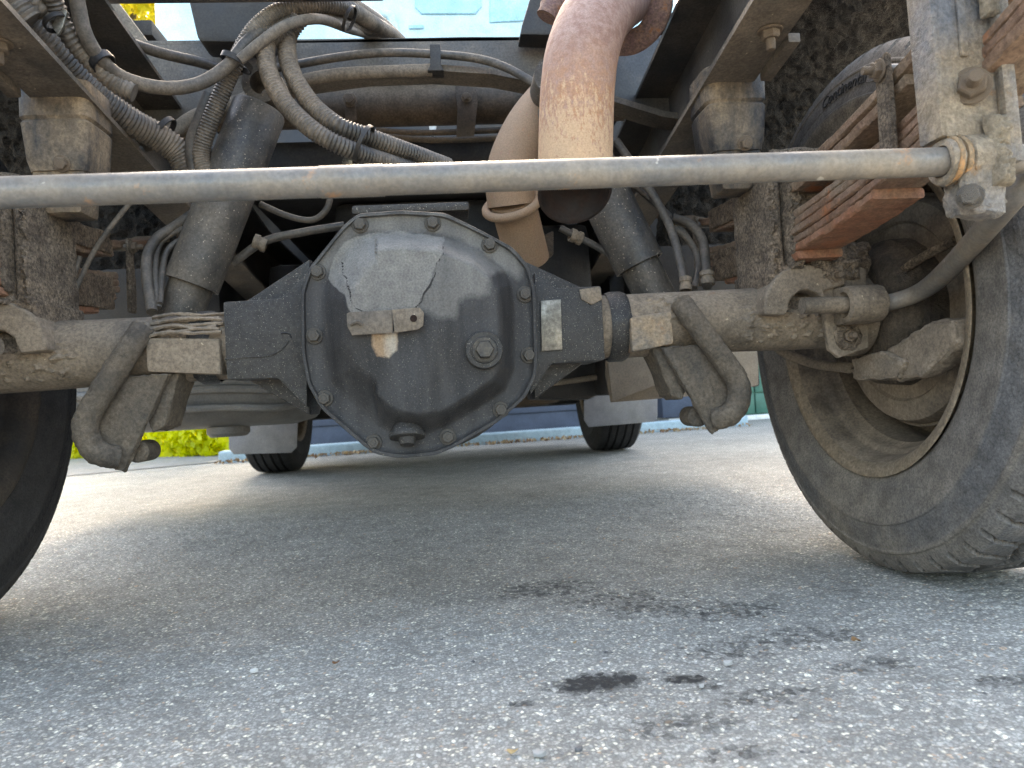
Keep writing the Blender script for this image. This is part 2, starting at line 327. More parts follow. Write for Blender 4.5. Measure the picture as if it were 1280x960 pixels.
class B:
    def __init__(s): s.bm = bmesh.new()
    def tube(s, pts, r, seg=16, sub=8, cap=True, step=None, rfun=None, hollow=None):
        P = spline(pts, sub)
        rr = r if hasattr(r, '__len__') else None
        if rr is not None: # radius given per control point
            n = len(pts)-1
        if step: P, L = resample(P, step)
        bm = s.bm; rings = []; N_ = len(P); up = None
        tot = sum((b-a).length for a, b in zip(P, P[1:])); acc = 0
        for i, p in enumerate(P):
            t = (P[min(i+1, N_-1)]-P[max(i-1, 0)]).normalized()
            if up is None: up = frame(t)[0]
            up = (up - t*up.dot(t)).normalized(); v = t.cross(up)
            if i: acc += (p-P[i-1]).length
            u = acc/tot
            if rr is not None:
                k = u*(len(rr)-1); j = min(int(k), len(rr)-2); rad = rr[j]+(rr[j+1]-rr[j])*(k-j)
            else: rad = r
            if rfun: rad *= rfun(acc, u)
            rings.append([bm.verts.new(p+(up*math.cos(a)+v*math.sin(a))*rad) for a in [2*math.pi*q/seg for q in range(seg)]])
        for a, b in zip(rings, rings[1:]):
            for q in range(seg): bm.faces.new((a[q], a[(q+1) % seg], b[(q+1) % seg], b[q]))
        if cap:
            bm.faces.new(rings[0][::-1]); bm.faces.new(rings[-1])
        return s
    def conduit(s, pts, r, pitch=.0055, depth=.10, seg=14, sub=10):
        return s.tube(pts, r, seg, sub, True, pitch/5, lambda a, u: 1+depth*max(-.55, math.sin(2*math.pi*a/pitch)))
    def box(s, c, size, rot=None, bev=.003, seg=2):
        m = Matrix.Translation(Vector(c)) @ (rot.to_4x4() if rot else Matrix()) @ Matrix.Diagonal((*size, 1))
        r = bmesh.ops.create_cube(s.bm, size=1, matrix=m)
        if bev:
            es = list({e for v in r['verts'] for e in v.link_edges})
            bmesh.ops.bevel(s.bm, geom=es, offset=bev, segments=seg, affect='EDGES', profile=.6)
        return s
    def prism(s, poly, ext, bev=.002, seg=2):
        bm = s.bm; e = Vector(ext)
        a = [bm.verts.new(Vector(p)) for p in poly]; b = [bm.verts.new(Vector(p)+e) for p in poly]
        n = len(a); fs = [bm.faces.new(a), bm.faces.new(b[::-1])]
        for i in range(n): fs.append(bm.faces.new((a[i], b[i], b[(i+1) % n], a[(i+1) % n])))
        bmesh.ops.recalc_face_normals(bm, faces=fs)
        if bev:
            es = list({x for f in fs for x in f.edges})
            bmesh.ops.bevel(bm, geom=es, offset=bev, segments=seg, affect='EDGES', profile=.6)
        return s
    def lathe(s, prof, origin, axis, seg=32, fun=None, closed=False):
        x, y, a = frame(axis); o = Vector(origin); rings = []
        for k in range(seg):
            t = 2*math.pi*k/seg; d = x*math.cos(t)+y*math.sin(t); row = []
            for h, r in prof:
                q = fun(h, r, t) if fun else 0
                if isinstance(q, tuple): row.append(s.bm.verts.new(o+a*(h+q[1])+d*(r+q[0])))
                else: row.append(s.bm.verts.new(o+a*h+d*(r+q)))
            rings.append(row)
        n = len(prof)
        for k in range(seg):
            A, Bq = rings[k], rings[(k+1) % seg]
            for i in range(n-1): s.bm.faces.new((A[i], Bq[i], Bq[i+1], A[i+1]))
            if closed: s.bm.faces.new((A[-1], Bq[-1], Bq[0], A[0]))
        return s
    def disc(s, c, axis, r, h, seg=24, bev=.001):
        s.lathe([(0, 1e-5), (0, r-bev), (bev, r), (h-bev, r), (h, r-bev), (h, 1e-5)], c, axis, seg); return s
    def rough(s, amp, freq, cuts=0, oct_=3):
        if cuts: bmesh.ops.subdivide_edges(s.bm, edges=s.bm.edges[:], cuts=cuts, use_grid_fill=True)
        s.bm.normal_update()
        ds = [(v, v.normal*(mnoise.fractal(v.co*freq, .8, 2.1, oct_)*amp)) for v in s.bm.verts]
        for v, d in ds: v.co += d
        return s
    def build(s, name, mat, parent=None, kind=None, smooth=38, recalc=True):
        if recalc: bmesh.ops.recalc_face_normals(s.bm, faces=s.bm.faces[:])
        me = bpy.data.meshes.new(name); s.bm.to_mesh(me); s.bm.free()
        return link(name, me, mat, parent, kind, smooth)
def link(name, me, mat, parent=None, kind=None, smooth=38):
    me.materials.append(MT[mat] if isinstance(mat, str) else mat)
    if smooth:
        me.shade_smooth()
        if smooth < 179: me.set_sharp_from_angle(angle=R(smooth))
    o = bpy.data.objects.new(name, me); col.objects.link(o)
    if parent: o.parent = parent
    if kind: o['kind'] = kind
    return o
def empty(name, loc=(0, 0, 0), parent=None):
    o = bpy.data.objects.new(name, None); col.objects.link(o); o.location = loc; o.empty_display_size = .1
    if parent: o.parent = parent
    return o
def tag(o, label, cat, group=None):
    o['label'] = label; o['category'] = cat
    if group: o['group'] = group
    return o
def npmesh(name, v, f, mat, parent=None, kind=None, smooth=38, tint=None):
    me = bpy.data.meshes.new(name); v = np.asarray(v, np.float32); f = np.asarray(f, np.int32)
    me.vertices.add(len(v)); me.vertices.foreach_set('co', v.ravel())
    k = f.shape[1]; me.loops.add(f.size); me.loops.foreach_set('vertex_index', f.ravel())
    me.polygons.add(len(f)); me.polygons.foreach_set('loop_start', np.arange(0, f.size, k, dtype=np.int32))
    me.update(calc_edges=True)
    if tint is not None:
        ca = me.color_attributes.new('tint', 'FLOAT_COLOR', 'POINT')
        c = np.ones((len(v), 4), np.float32); c[:, 0] = tint; ca.data.foreach_set('color', c.ravel())
    return link(name, me, mat, parent, kind, smooth)

# a bolt (washer, hexagon head) as one shared mesh per kind
_bolts = {}
def bolt(parent, pos, axis, s=.008, mat='bolt', stud=False, name='bolt'):
    key = (mat, stud)
    if key not in _bolts:
        b = B(); b.disc((0, 0, 0), (0, 0, 1), 1.35, .22, 20, .08)
        b.lathe([(.22, 1e-4), (.22, 1.0), (.85, 1.0), (1.0, .86), (1.0, 1e-4)], (0, 0, 0), (0, 0, 1), 6)
        if stud: b.lathe([(1.0, .5), (2.0, .5), (2.15, .42), (2.15, 1e-4)], (0, 0, 0), (0, 0, 1), 12)
        else: b.lathe([(1.0, .5), (1.06, .42), (1.06, 1e-4)], (0, 0, 0), (0, 0, 1), 10)
        bmesh.ops.recalc_face_normals(b.bm, faces=b.bm.faces[:])
        me = bpy.data.meshes.new('bolt'); b.bm.to_mesh(me); b.bm.free(); me.materials.append(MT[mat])
        me.shade_smooth(); me.set_sharp_from_angle(angle=R(32)); _bolts[key] = me
    o = bpy.data.objects.new(name, _bolts[key]); col.objects.link(o)
    x, y, a = frame(axis); m = Matrix((x, y, a)).transposed().to_4x4() @ Matrix.Rotation(random.random()*1.05, 4, 'Z') @ Matrix.Scale(s, 4)
    m.translation = Vector(pos); o.matrix_world = m; o.parent = parent
    return o
def PT(lst): return [T(*p) for p in lst]

# ================================================================== GROUND AND SURROUNDINGS
def ground():
    xs = np.concatenate([-np.geomspace(120, 1.25, 34), np.arange(-1.2, 1.2001, .0045), np.geomspace(1.25, 120, 34)])
    ys = np.concatenate([-np.geomspace(60, .75, 24), np.arange(-.7, 1.2, .0045), np.geomspace(1.22, 200, 50)])
    X, Yg = np.meshgrid(xs, ys, indexing='ij')
    h = rng.random(X.shape); h = .4*h + .15*(np.roll(h, 1, 0)+np.roll(h, -1, 0)+np.roll(h, 1, 1)+np.roll(h, -1, 1))
    inner = (np.abs(X) < 1.2) & (Yg > -.7) & (Yg < 1.2)
    fade = np.clip((1.2-np.abs(X))/.1, 0, 1)*np.clip((Yg+.7)/.05, 0, 1)*np.clip((1.2-Yg)/.3, 0, 1)
    Z = np.where(inner, (h-.75)*.0045*fade, 0)
    v = np.stack([X, Yg, Z], -1).reshape(-1, 3)
    ny = len(ys); i = np.arange(len(xs)-1)[:, None]*ny + np.arange(ny-1)[None]
    f = np.stack([i, i+ny, i+ny+1, i+1], -1).reshape(-1, 4)
    return npmesh('asphalt_ground', v, f, 'asphalt', kind='structure', smooth=180)
ground()
# paler road strip beyond the kerb line
npmesh('pale_road', [(-60, 5.2, .004), (-3.0, 2.55, .004), (-1.05, 3.62, .004), (-1.6, 30, .004), (-60, 60, .004)], [[0, 1, 2, 3, 4]], 'paleroad', kind='structure', smooth=0)

def leaf_cloud(n, box_fn, size, rngl):
    c = np.array([box_fn() for _ in range(n)])
    a = rngl.normal(size=(n, 3)); a /= np.linalg.norm(a, axis=1)[:, None]
    t = np.cross(a, rngl.normal(size=(n, 3))); t /= np.linalg.norm(t, axis=1)[:, None]; bb = np.cross(a, t)
    s = size*(.6+.8*rngl.random((n, 1)))
    v = np.stack([c-t*s, c+bb*s*.5+a*s*.15, c+t*s, c-bb*s*.5+a*s*.15], 1).reshape(-1, 3)
    f = np.arange(n*4).reshape(n, 4); tint = np.repeat(rngl.random(n), 4)
    return v, f, tint
def hedge():
    h = empty('hedge', (-1.45, 4.0, 0))
    def fn():
        x = -rng.random()*3.8
        top = 1.2+.12*mnoise.noise(V(x*2, 0, 3)); z = rng.uniform(.01, top)**1.25
        front = .0+.10*mnoise.noise(V(x*2.5, z*3, 1)) + .06*mnoise.noise(V(x*9, z*9, 5))
        return (x, front + abs(rng.normal(0, .22)) - x*.69, z)
    v, f, t = leaf_cloud(30000, fn, .034, rng)
    npmesh('foliage', v, f, 'hedge', h, smooth=0, tint=t)
    tag(h, 'sunlit yellow green hedge beside the road seen under the lorry', 'hedge')
hedge()
def tree():
    t = empty('tree', (-4.1, 9.2, 0))
    b = B(); b.tube([(0, 0, 0), (.05, 0, 1.2), (-.05, .05, 2.6), (.1, 0, 4.2), (.1, .1, 6)], [.2, .17, .14, .1, .04], 12, 5)
    cent = []
    for k in range(13):
        a = k*2.4; z = 2.4+.27*k; r = 1.5-.06*k; e = V(math.cos(a)*r, math.sin(a)*r, z+.9)
        b.tube([(0, 0, z), tuple(e*.5+V(0, 0, z*.5+.1)), tuple(e)], [.06, .04, .012], 7, 4); cent.append(e)
    cent += [V(rng.normal(0, .8), rng.normal(0, .8), rng.uniform(3, 6.6)) for _ in range(22)]
    b.build('trunk', 'bark', t)
    def fn():
        c = cent[rng.integers(len(cent))]; d = rng.normal(size=3); d /= np.linalg.norm(d); d *= .62*rng.random()**.4; return tuple(np.array(c)+d*[1, 1, .8])
    v, f, ti = leaf_cloud(16000, fn, .07, rng)
    npmesh('crown', v, f, 'tree', t, smooth=0, tint=ti)
    tag(t, 'leafy yellow green tree in sun beyond the left edge of the cab', 'tree')
tree()
# kerb, wall, box, post, door
b = B(); a0, a1 = V(-1.33, 3.42, .03), V(2.0, 3.78, .03)
d = (a1-a0); ang = math.atan2(d.y, d.x)
b.box((a0+a1)/2, (d.length, .14, .075), Matrix.Rotation(ang, 3, 'Z'), .012, 3)
tag(b.build('kerb', 'kerb', None, 'structure'), 'low pale blue painted kerb running behind the front wheels', 'kerb')
hs_ = empty('outbuilding', (-1.15, 4.0, 0)); hs_.rotation_euler = (0, 0, ang)  # wall foot and door are seen; height and roof added to block sky
b = B(); b.box((2.3, 1.65, 1.45), (4.56, 3.0, 2.86), None, .01); b.build('wall', 'slate', hs_)
board_me = None
for i in range(19):                      # lapped weather boards
    for x0, x1 in ((0.0, 3.12), (4.02, 4.6)):
        b = B(); z = .012+i*.152
        b.prism([(x0, .120, z), (x0, .098, z), (x0, .110, z+.150), (x0, .120, z+.150)], (x1-x0, 0, 0), .002); b.build('board', 'slate', hs_)
b = B(); b.prism([(-.25, -.15, 2.88), (4.85, -.15, 2.88), (4.85, 1.65, 3.75), (-.25, 1.65, 3.75)], (0, 0, .06), .006); b.build('added_roof', 'darkpart', hs_)
b = B(); b.prism([(-.25, 3.4, 2.88), (4.85, 3.4, 2.88), (4.85, 1.65, 3.75), (-.25, 1.65, 3.75)], (0, 0, .06), .006); b.build('added_roof', 'darkpart', hs_)
b = B(); b.prism([(0.02, .15, 2.87), (0.02, 3.15, 2.87), (0.02, 1.65, 3.72)], (.04, 0, 0), .003); b.build('added_gable', 'slate', hs_)
gd = B(); gd.box((3.57, .12, 1.02), (.88, .03, 2.0), None, .004); door = gd.build('door', 'green', hs_)
for i in range(12):
    for j in range(2):
        b = B(); b.box((3.355+.43*j, .098, .125+i*.165), (.42, .022, .155), None, .006); b.build('panel', 'green', door)
b = B(); b.box((3.57, .07, .020), (.90, .10, .036), None, .004); b.build('sill', 'white', door)
b = B(); b.tube([(3.92, .088, 1.0), (3.92, .05, 1.0), (3.80, .05, 1.0)], .012, 10, 1); b.build('handle', 'plate', door)
tag(hs_, 'slate blue weatherboard outbuilding with green panelled door behind the kerb, unseen height added to block sky light', 'building')
bn = empty('storage_box', (1.66, 3.95, 0))
b = B(); b.box((0, .16, .20), (.33, .34, .25), None, .012); b.build('body', 'slate', bn)
b = B(); b.box((0, .14, .345), (.36, .40, .035), None, .01); b.build('lid', 'slate', bn)
b = B(); b.box((.02, .16, .036), (.28, .30, .072), None, .008); b.build('plinth', 'white', bn)
b = B(); b.tube([(-.02, -.03, .09), (-.02, -.045, .10), (-.02, -.045, .13), (-.02, -.03, .14)], .006, 8, 3); b.build('latch', 'plate', bn)
tag(bn, 'dark slate blue storage box on a white plinth left of the green door', 'storage box')
gp = empty('gate_post', (1.93, 3.9, 0))
b = B(); b.box((0, .06, .5), (.05, .06, 1.0), None, .006); b.build('post', 'darkpart', gp); b = B(); b.box((0, .06, 1.01), (.07, .08, .02), None, .004); b.build('cap', 'darkpart', gp)
tag(gp, 'dark square post standing between the storage box and the green door', 'post')
# leaf litter along the kerb (nobody could count it)
def litter():
    def fn():
        t = rng.random(); p = a0.lerp(a1, t); return (p.x, p.y-.10-abs(rng.normal(0, .04)), .006+.012*rng.random())
    v, f, t = leaf_cloud(700, fn, .014, rng); npmesh('leaf_litter', v, f, 'dry', None, 'stuff', 0, t)
litter()
def grit():
    vs_, fs_, ts = [], [], []; base = np.array([(1, 0, 0), (.3, .9, 0), (-.8, .6, 0), (-.8, -.6, 0), (.3, -.9, 0), (.1, 0, .6)])
    tri = np.array([(0, 1, 5), (1, 2, 5), (2, 3, 5), (3, 4, 5), (4, 0, 5)])
    for i in range(2600):
        y = -.62+1.7*rng.random()**1.5; x = rng.uniform(-.95, .95)
        s = .0012+.0024*rng.random()**3; a = rng.random()*6.28; ca, sa = math.cos(a), math.sin(a)
        q = base*[s*(.8+.5*rng.random()), s*(.6+.4*rng.random()), s*.8]; q = q*(1+.25*rng.normal(size=q.shape))
        q = np.stack([q[:, 0]*ca-q[:, 1]*sa+x, q[:, 0]*sa+q[:, 1]*ca+y, q[:, 2]-.0008], 1)
        fs_.append(tri+len(vs_)*6); vs_.append(q); ts += [rng.random()**1.6]*6
    npmesh('loose_grit', np.concatenate(vs_), np.concatenate(fs_), 'grit', None, 'stuff', 0, ts)
grit()
def scrap(px, py, s, kind, label, tint, name, cat, rot):
    p = TZ(px, py, .003); n = 9
    vv = []
    for i in range(n):
        a = 2*math.pi*i/n; r = s*(1+.28*mnoise.noise(V(i*1.7, px*.1, 0)))
        vv.append((r*math.cos(a), r*.55*math.sin(a), .25*s*math.cos(2*a+1)+.2*s))
    b = B(); top = [b.bm.verts.new(q) for q in vv]; bot = [b.bm.verts.new((q[0]*.96, q[1]*.96, q[2]-.16*s if kind == 'leaf' else -.4*s)) for q in vv]
    ct = b.bm.verts.new((0, 0, .12*s if kind == 'leaf' else .55*s))
    for i in range(n):
        j = (i+1) % n; b.bm.faces.new((top[i], top[j], ct)); b.bm.faces.new((top[i], bot[i], bot[j], top[j]))
    b.bm.faces.new(bot[::-1])
    o = b.build(name, 'dry' if kind == 'leaf' else 'grit', smooth=50)
    ca = o.data.color_attributes.new('tint', 'FLOAT_COLOR', 'POINT')
    for i in range(len(o.data.vertices)): ca.data[i].color = (tint, tint, tint, 1)
    o.location = p; o.rotation_euler = (0, 0, rot); tag(o, label, cat, 'scraps lying on the asphalt')
for a in ((420, 828, .0042, 'leaf', 'small reddish brown leaf scrap on asphalt left of centre', .05, 'dry_leaf', 'leaf', .4),
          (1070, 800, .0056, 'leaf', 'brown curled leaf scrap on asphalt below the right tyre', .3, 'dry_leaf', 'leaf', 1.9),
          (641, 939, .0046, 'leaf', 'yellowish leaf scrap on asphalt at the bottom centre', .95, 'dry_leaf', 'leaf', .2),
          (718, 803, .0035, 'leaf', 'tiny orange leaf scrap lying above the oil spot', .6, 'dry_leaf', 'leaf', .9),
          (910, 828, .0050, 'stone', 'white stone chip on asphalt right of the oil spot', .62, 'stone_chip', 'stone', .1),
          (877, 857, .0034, 'stone', 'small pale stone chip just right of the dark oil spot', .6, 'stone_chip', 'stone', .7),
          (318, 838, .0044, 'stone', 'pale stone chip on asphalt at lower left', .85, 'stone_chip', 'stone', .3),
          (675, 941, .0050, 'stone', 'grey rounded pebble on asphalt at the bottom centre', .45, 'stone_chip', 'stone', 0),
          (723, 936, .0040, 'stone', 'dark pebble on asphalt just right of the grey pebble', .0, 'stone_chip', 'stone', .6)):
    scrap(*a)

# ================================================================== THE LORRY
lorry = empty('lorry')
tag(lorry, 'light lorry seen from behind and below, muddy rear axle under open chassis', 'lorry')

# ---- wheels
RT_ = .3699
def tyre_profile(nx):
    side = [(-.080, .222), (-.088, .228), (-.094, .236), (-.0985, .246), (-.0992, .2485), (-.1002, .251), (-.1035, .268), (-.1052, .284), (-.1066, .2872), (-.1076, .297), (-.1074, .2995), (-.1058, .3012), (-.1056, .3040), (-.1055, .3085), (-.1053, .3090), (-.1050, .3145), (-.1047, .3150), (-.1040, .3205), (-.1036, .3210), (-.1028, .3265), (-.1022, .3275), (-.1012, .3325), (-.1010, .3345), (-.1018, .3362), (-.1012, .3388), (-.0988, .3405), (-.0972, .3450), (-.0950, .3515), (-.0915, .3570), (-.087, .3612)]
    tr = [(x, .3640+.0055*(1-(x/.087)**2)) for x in np.linspace(-.083, .083, nx)]
    return side + tr + [(-x, r) for x, r in side[::-1]]
def make_wheel(kind):
    wroot = empty('wheel', parent=lorry)
    rear = kind == 'rear'
    nl = 62
    def fun(h, r, t):
        if rear and .3045 < r < .3148 and ((t*155/(2*math.pi)+(r-.3)*90) % 1) < .5: return (0, -.0011 if h > 0 else .0011)
        if r < .343: return 0
        g = 0; k = t*nl/(2*math.pi)
        if rear:
            ax = abs(h); fr = (k + (.5 if h > 0 else 0) + (ax-.06)*8) % 1
            if ax > .045 and fr < .17: g = -.0075 if r > .352 else -.004*(r-.343)/.009
            z = .036+.006*math.sin(k*2*math.pi/2)*1.0
            if abs(ax-z) < .005: g = -.007
            if ax < .032 and ((k*1.0+h*14) % 1) < .12: g = min(g, -.006)
            if abs(h-.004*math.sin(k*math.pi*2)) < .0035: g = -.007
        else:
            if any(abs(abs(h)-q) < .005 for q in (.018, .052)): g = -.008
        return g
    b = B(); b.lathe(tyre_profile(45 if rear else 41), (0, 0, 0), (1, 0, 0), nl*10 if rear else 96, fun)
    ty = b.build('tyre', 'tyre' if rear else 'tyre_front', wroot, smooth=30)
    b = B()
    b.lathe([(-.080, .2195), (-.0905, .2225), (-.0945, .2285), (-.0962, .2335), (-.0978, .2345), (-.0985, .2330), (-.0975, .2285), (-.0935, .2190), (-.0885, .2145)], (0, 0, 0), (1, 0, 0), 96)
    b.build('rim_lip', 'rimlip', wroot)
    b = B()
    b.lathe([(-.0885, .2145), (-.080, .2095), (-.070, .2065), (-.062, .2055), (-.058, .2035), (-.055, .1985), (-.050, .1965), (-.038, .193), (-.034, .189), (0, .187), (.018, .186), (.030, .192), (.040, .20), (.06, .208), (.085, .212), (.093, .222), (.096, .234), (.090, .234), (.080, .222)], (0, 0, 0), (1, 0, 0), 96)
    b.build('rim', 'rim', wroot)
    b = B(); b.lathe([(.015, .1885), (.036, .188), (.05, .176), (.068, .150), (.070, .12), (.052, .10), (.05, .085), (.05, 1e-4)], (0, 0, 0), (1, 0, 0), 64)
    b.build('wheel_disc', 'rim', wroot)
    if rear:
        b = B(); b.lathe([(-.026, 1e-4), (-.026, .098), (-.030, .102), (-.030, .126), (-.034, .130), (-.034, .149), (-.030, .158), (-.020, .163), (-.012, .164), (-.011, .168), (.028, .169), (.034, .150)], (0, 0, 0), (1, 0, 0), 96)
        b.build('brake_drum', 'drum', wroot, smooth=30)
    else:
        b = B(); b.lathe([(-.05, 1e-4), (-.05, .12), (-.03, .14), (.03, .15)], (0, 0, 0), (1, 0, 0), 48); b.build('brake_disc', 'darkpart', wroot)
    return wroot
wr = make_wheel('rear'); wr.location = (.722, 0, RT_); wr['label'] = 'dusty rear wheel at the right of the photograph'
def copy_tree(o, parent=None):
    c = o.copy(); col.objects.link(c)
    if parent: c.parent = parent
    for ch in list(o.children): copy_tree(ch, c)
    return c
# raised maker's lettering on the inner sidewall
def lettering(word, r, mid_deg, size, root, x0):
    cu = bpy.data.curves.new('lettering', 'FONT'); cu.body = word; cu.size = size; cu.extrude = .0012; cu.space_character = 1.0; cu.align_x = 'CENTER'; cu.resolution_u = 3
    to = bpy.data.objects.new('t', cu); col.objects.link(to)
    me = bpy.data.meshes.new_from_object(to.evaluated_get(bpy.context.evaluated_depsgraph_get()))
    bpy.data.objects.remove(to); bpy.data.curves.remove(cu)
    for v in me.vertices:
        a = R(mid_deg) - v.co.x/r; rr = r+v.co.y
        # sidewall bulge: keep the letters seated on it
        xb = np.interp(rr, [.3012, .3145, .3205, .3265, .3325, .3362], [-.1058, -.1050, -.1040, -.1028, -.1012, -.1018])
        v.co = (xb + x0 - v.co.z*1.0, -math.sin(a)*rr*-1, math.cos(a)*rr)
    me.update(); link('lettering', me, 'letter', root, smooth=0)
lettering('Continental', .3165, -3.2, .0245, wr, -.0002)
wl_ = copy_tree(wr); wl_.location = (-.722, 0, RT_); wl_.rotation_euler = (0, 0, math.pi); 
for ch in wl_.children:      # shade on this wheel is painted in: darkened copies of tyre and rim colours
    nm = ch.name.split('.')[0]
    ch.data = ch.data.copy(); ch.data.materials[0] = MT['tyre_shaded' if nm == 'tyre' else 'letter' if nm == 'lettering' else 'rim_shaded']
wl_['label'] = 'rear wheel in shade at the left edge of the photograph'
wf = make_wheel('front'); wf.location = (.79, 2.47, RT_); wf['label'] = 'far front wheel on the right'
wg = copy_tree(wf); wg.location = (-.77, 2.47, RT_); wg.rotation_euler = (0, 0, math.pi); wg['label'] = 'far front wheel on the left'

# ---- rear axle: casing tube, differential housing, cover
AZ = RT_
for s in (-1, 1):
    ax = B(); ax.lathe([(.235, .0445), (.44, .0445), (.50, .046), (.60, .047), (.605, .060), (.625, .060), (.63, .05), (.69, .05)], (0, 0, AZ), (s, 0, 0), 40)
    axle = ax.build('axle_tube', 'axle', lorry) if s > 0 else ax.build('axle_tube', 'axle', lorry)
    if s < 0: axle_near = axle
hs = B()
hs.prism([T(*p, -.058) for p in ((278, 377), (328, 374), (352, 372), (384, 340), (384, 510), (347, 473), (283, 475))], (0, .11, 0), .004)
hs.prism([T(*p, -.020) for p in ((300, 380), (388, 322), (388, 520), (300, 470))], (0, .08, 0), .006)
hs.prism([T(*p, -.058) for p in ((668, 340), (688, 352), (694, 360), (752, 357), (757, 450), (690, 455), (662, 495))], (0, .11, 0), .004)
hs.prism([T(*p, -.020) for p in ((655, 325), (735, 362), (735, 450), (668, 500))], (0, .08, 0), .006)
# the round carrier behind the cover
hs.lathe([(-.06, .135), (.02, .15), (.07, .14), (.14, .10), (.20, .07), (.25, .06), (.25, 1e-4)], (0, -.02, .362), (0, 1, 0), 40)
hs.box(T(515, 267, -.04), (.15, .06, .012), None, .004)
hous = hs.build('differential_housing', 'oily', lorry)
for c, ang_ in ((T(262, 430, -.0), 0), (T(768, 405, 0), 0)):
    b = B(); b.lathe([(-.014, .0465), (-.008, .049), (.008, .049), (.014, .0465)], (c.x, 0, AZ), (1, 0, 0), 36); b.rough(.0015, 120, 0); b.build('weld_collar', 'oily', hous)
b = B(); b.prism([T(*p, -.062) for p in ((676, 376), (701, 374), (703, 437), (677, 439))], (0, .003, 0), .0008); np_ = b.build('name_plate', 'plate', hous)
b = B(); b.prism([T(*p, -.0605) for p in ((724, 362), (750, 358), (753, 374), (740, 381), (727, 374))], (0, .003, 0), .0008); b.build('clean_patch', 'axle', hous)
b = B(); b.tube([T(*q, -.0585) for q in ((282, 449), (300, 447), (318, 446), (335, 445), (350, 438), (361, 426))], .0011, 6, 5); b.rough(.0006, 200); b.build('flaked_edge', 'oily', hous)
b = B(); b.tube([T(*q, -.0585) for q in ((351, 417), (357, 416), (362, 418), (364, 423))], .0011, 6, 5); b.build('flaked_edge', 'darkpart', hous)
FL = [(447, 267), (500, 263), (556, 266), (592, 283), (641, 309), (662, 333), (670, 362), (672, 440), (671, 470), (657, 497), (622, 528), (566, 560), (545, 569), (500, 573), (470, 568), (455, 558), (402, 512), (384, 480), (377, 440), (376, 365), (386, 335), (430, 281)]
CVY = -.088
def smooth_poly(poly, n, it):
    P = [Vector((x, y)) for x, y in poly]; out = []
    d = [0]
    for i in range(len(P)): d.append(d[-1]+(P[(i+1) % len(P)]-P[i]).length)
    j = 0
    for k in range(n):
        s = d[-1]*k/n
        while d[j+1] < s: j += 1
        t = (s-d[j])/(d[j+1]-d[j]); out.append(P[j].lerp(P[(j+1) % len(P)], t))
    for _ in range(it): out = [(out[i-1]+out[i]*2+out[(i+1) % n])/4 for i in range(n)]
    return out
def inside(p, poly):
    c = False; x, y = p; j = len(poly)-1
    for i in range(len(poly)):
        xi, yi = poly[i]; xj, yj = poly[j]
        if (yi > y) != (yj > y) and x < (xj-xi)*(y-yi)/(yj-yi)+xi: c = not c
        j = i
    return c
def seg_d(p, a, b):
    p, a, b = Vector(p), Vector(a), Vector(b); t = max(0, min(1, (p-a).dot(b-a)/(b-a).length_squared)); return (p-(a+(b-a)*t)).length
def poly_d(p, poly, close=True):
    n = len(poly); return min(seg_d(p, poly[i], poly[(i+1) % n]) for i in range(n if close else n-1))
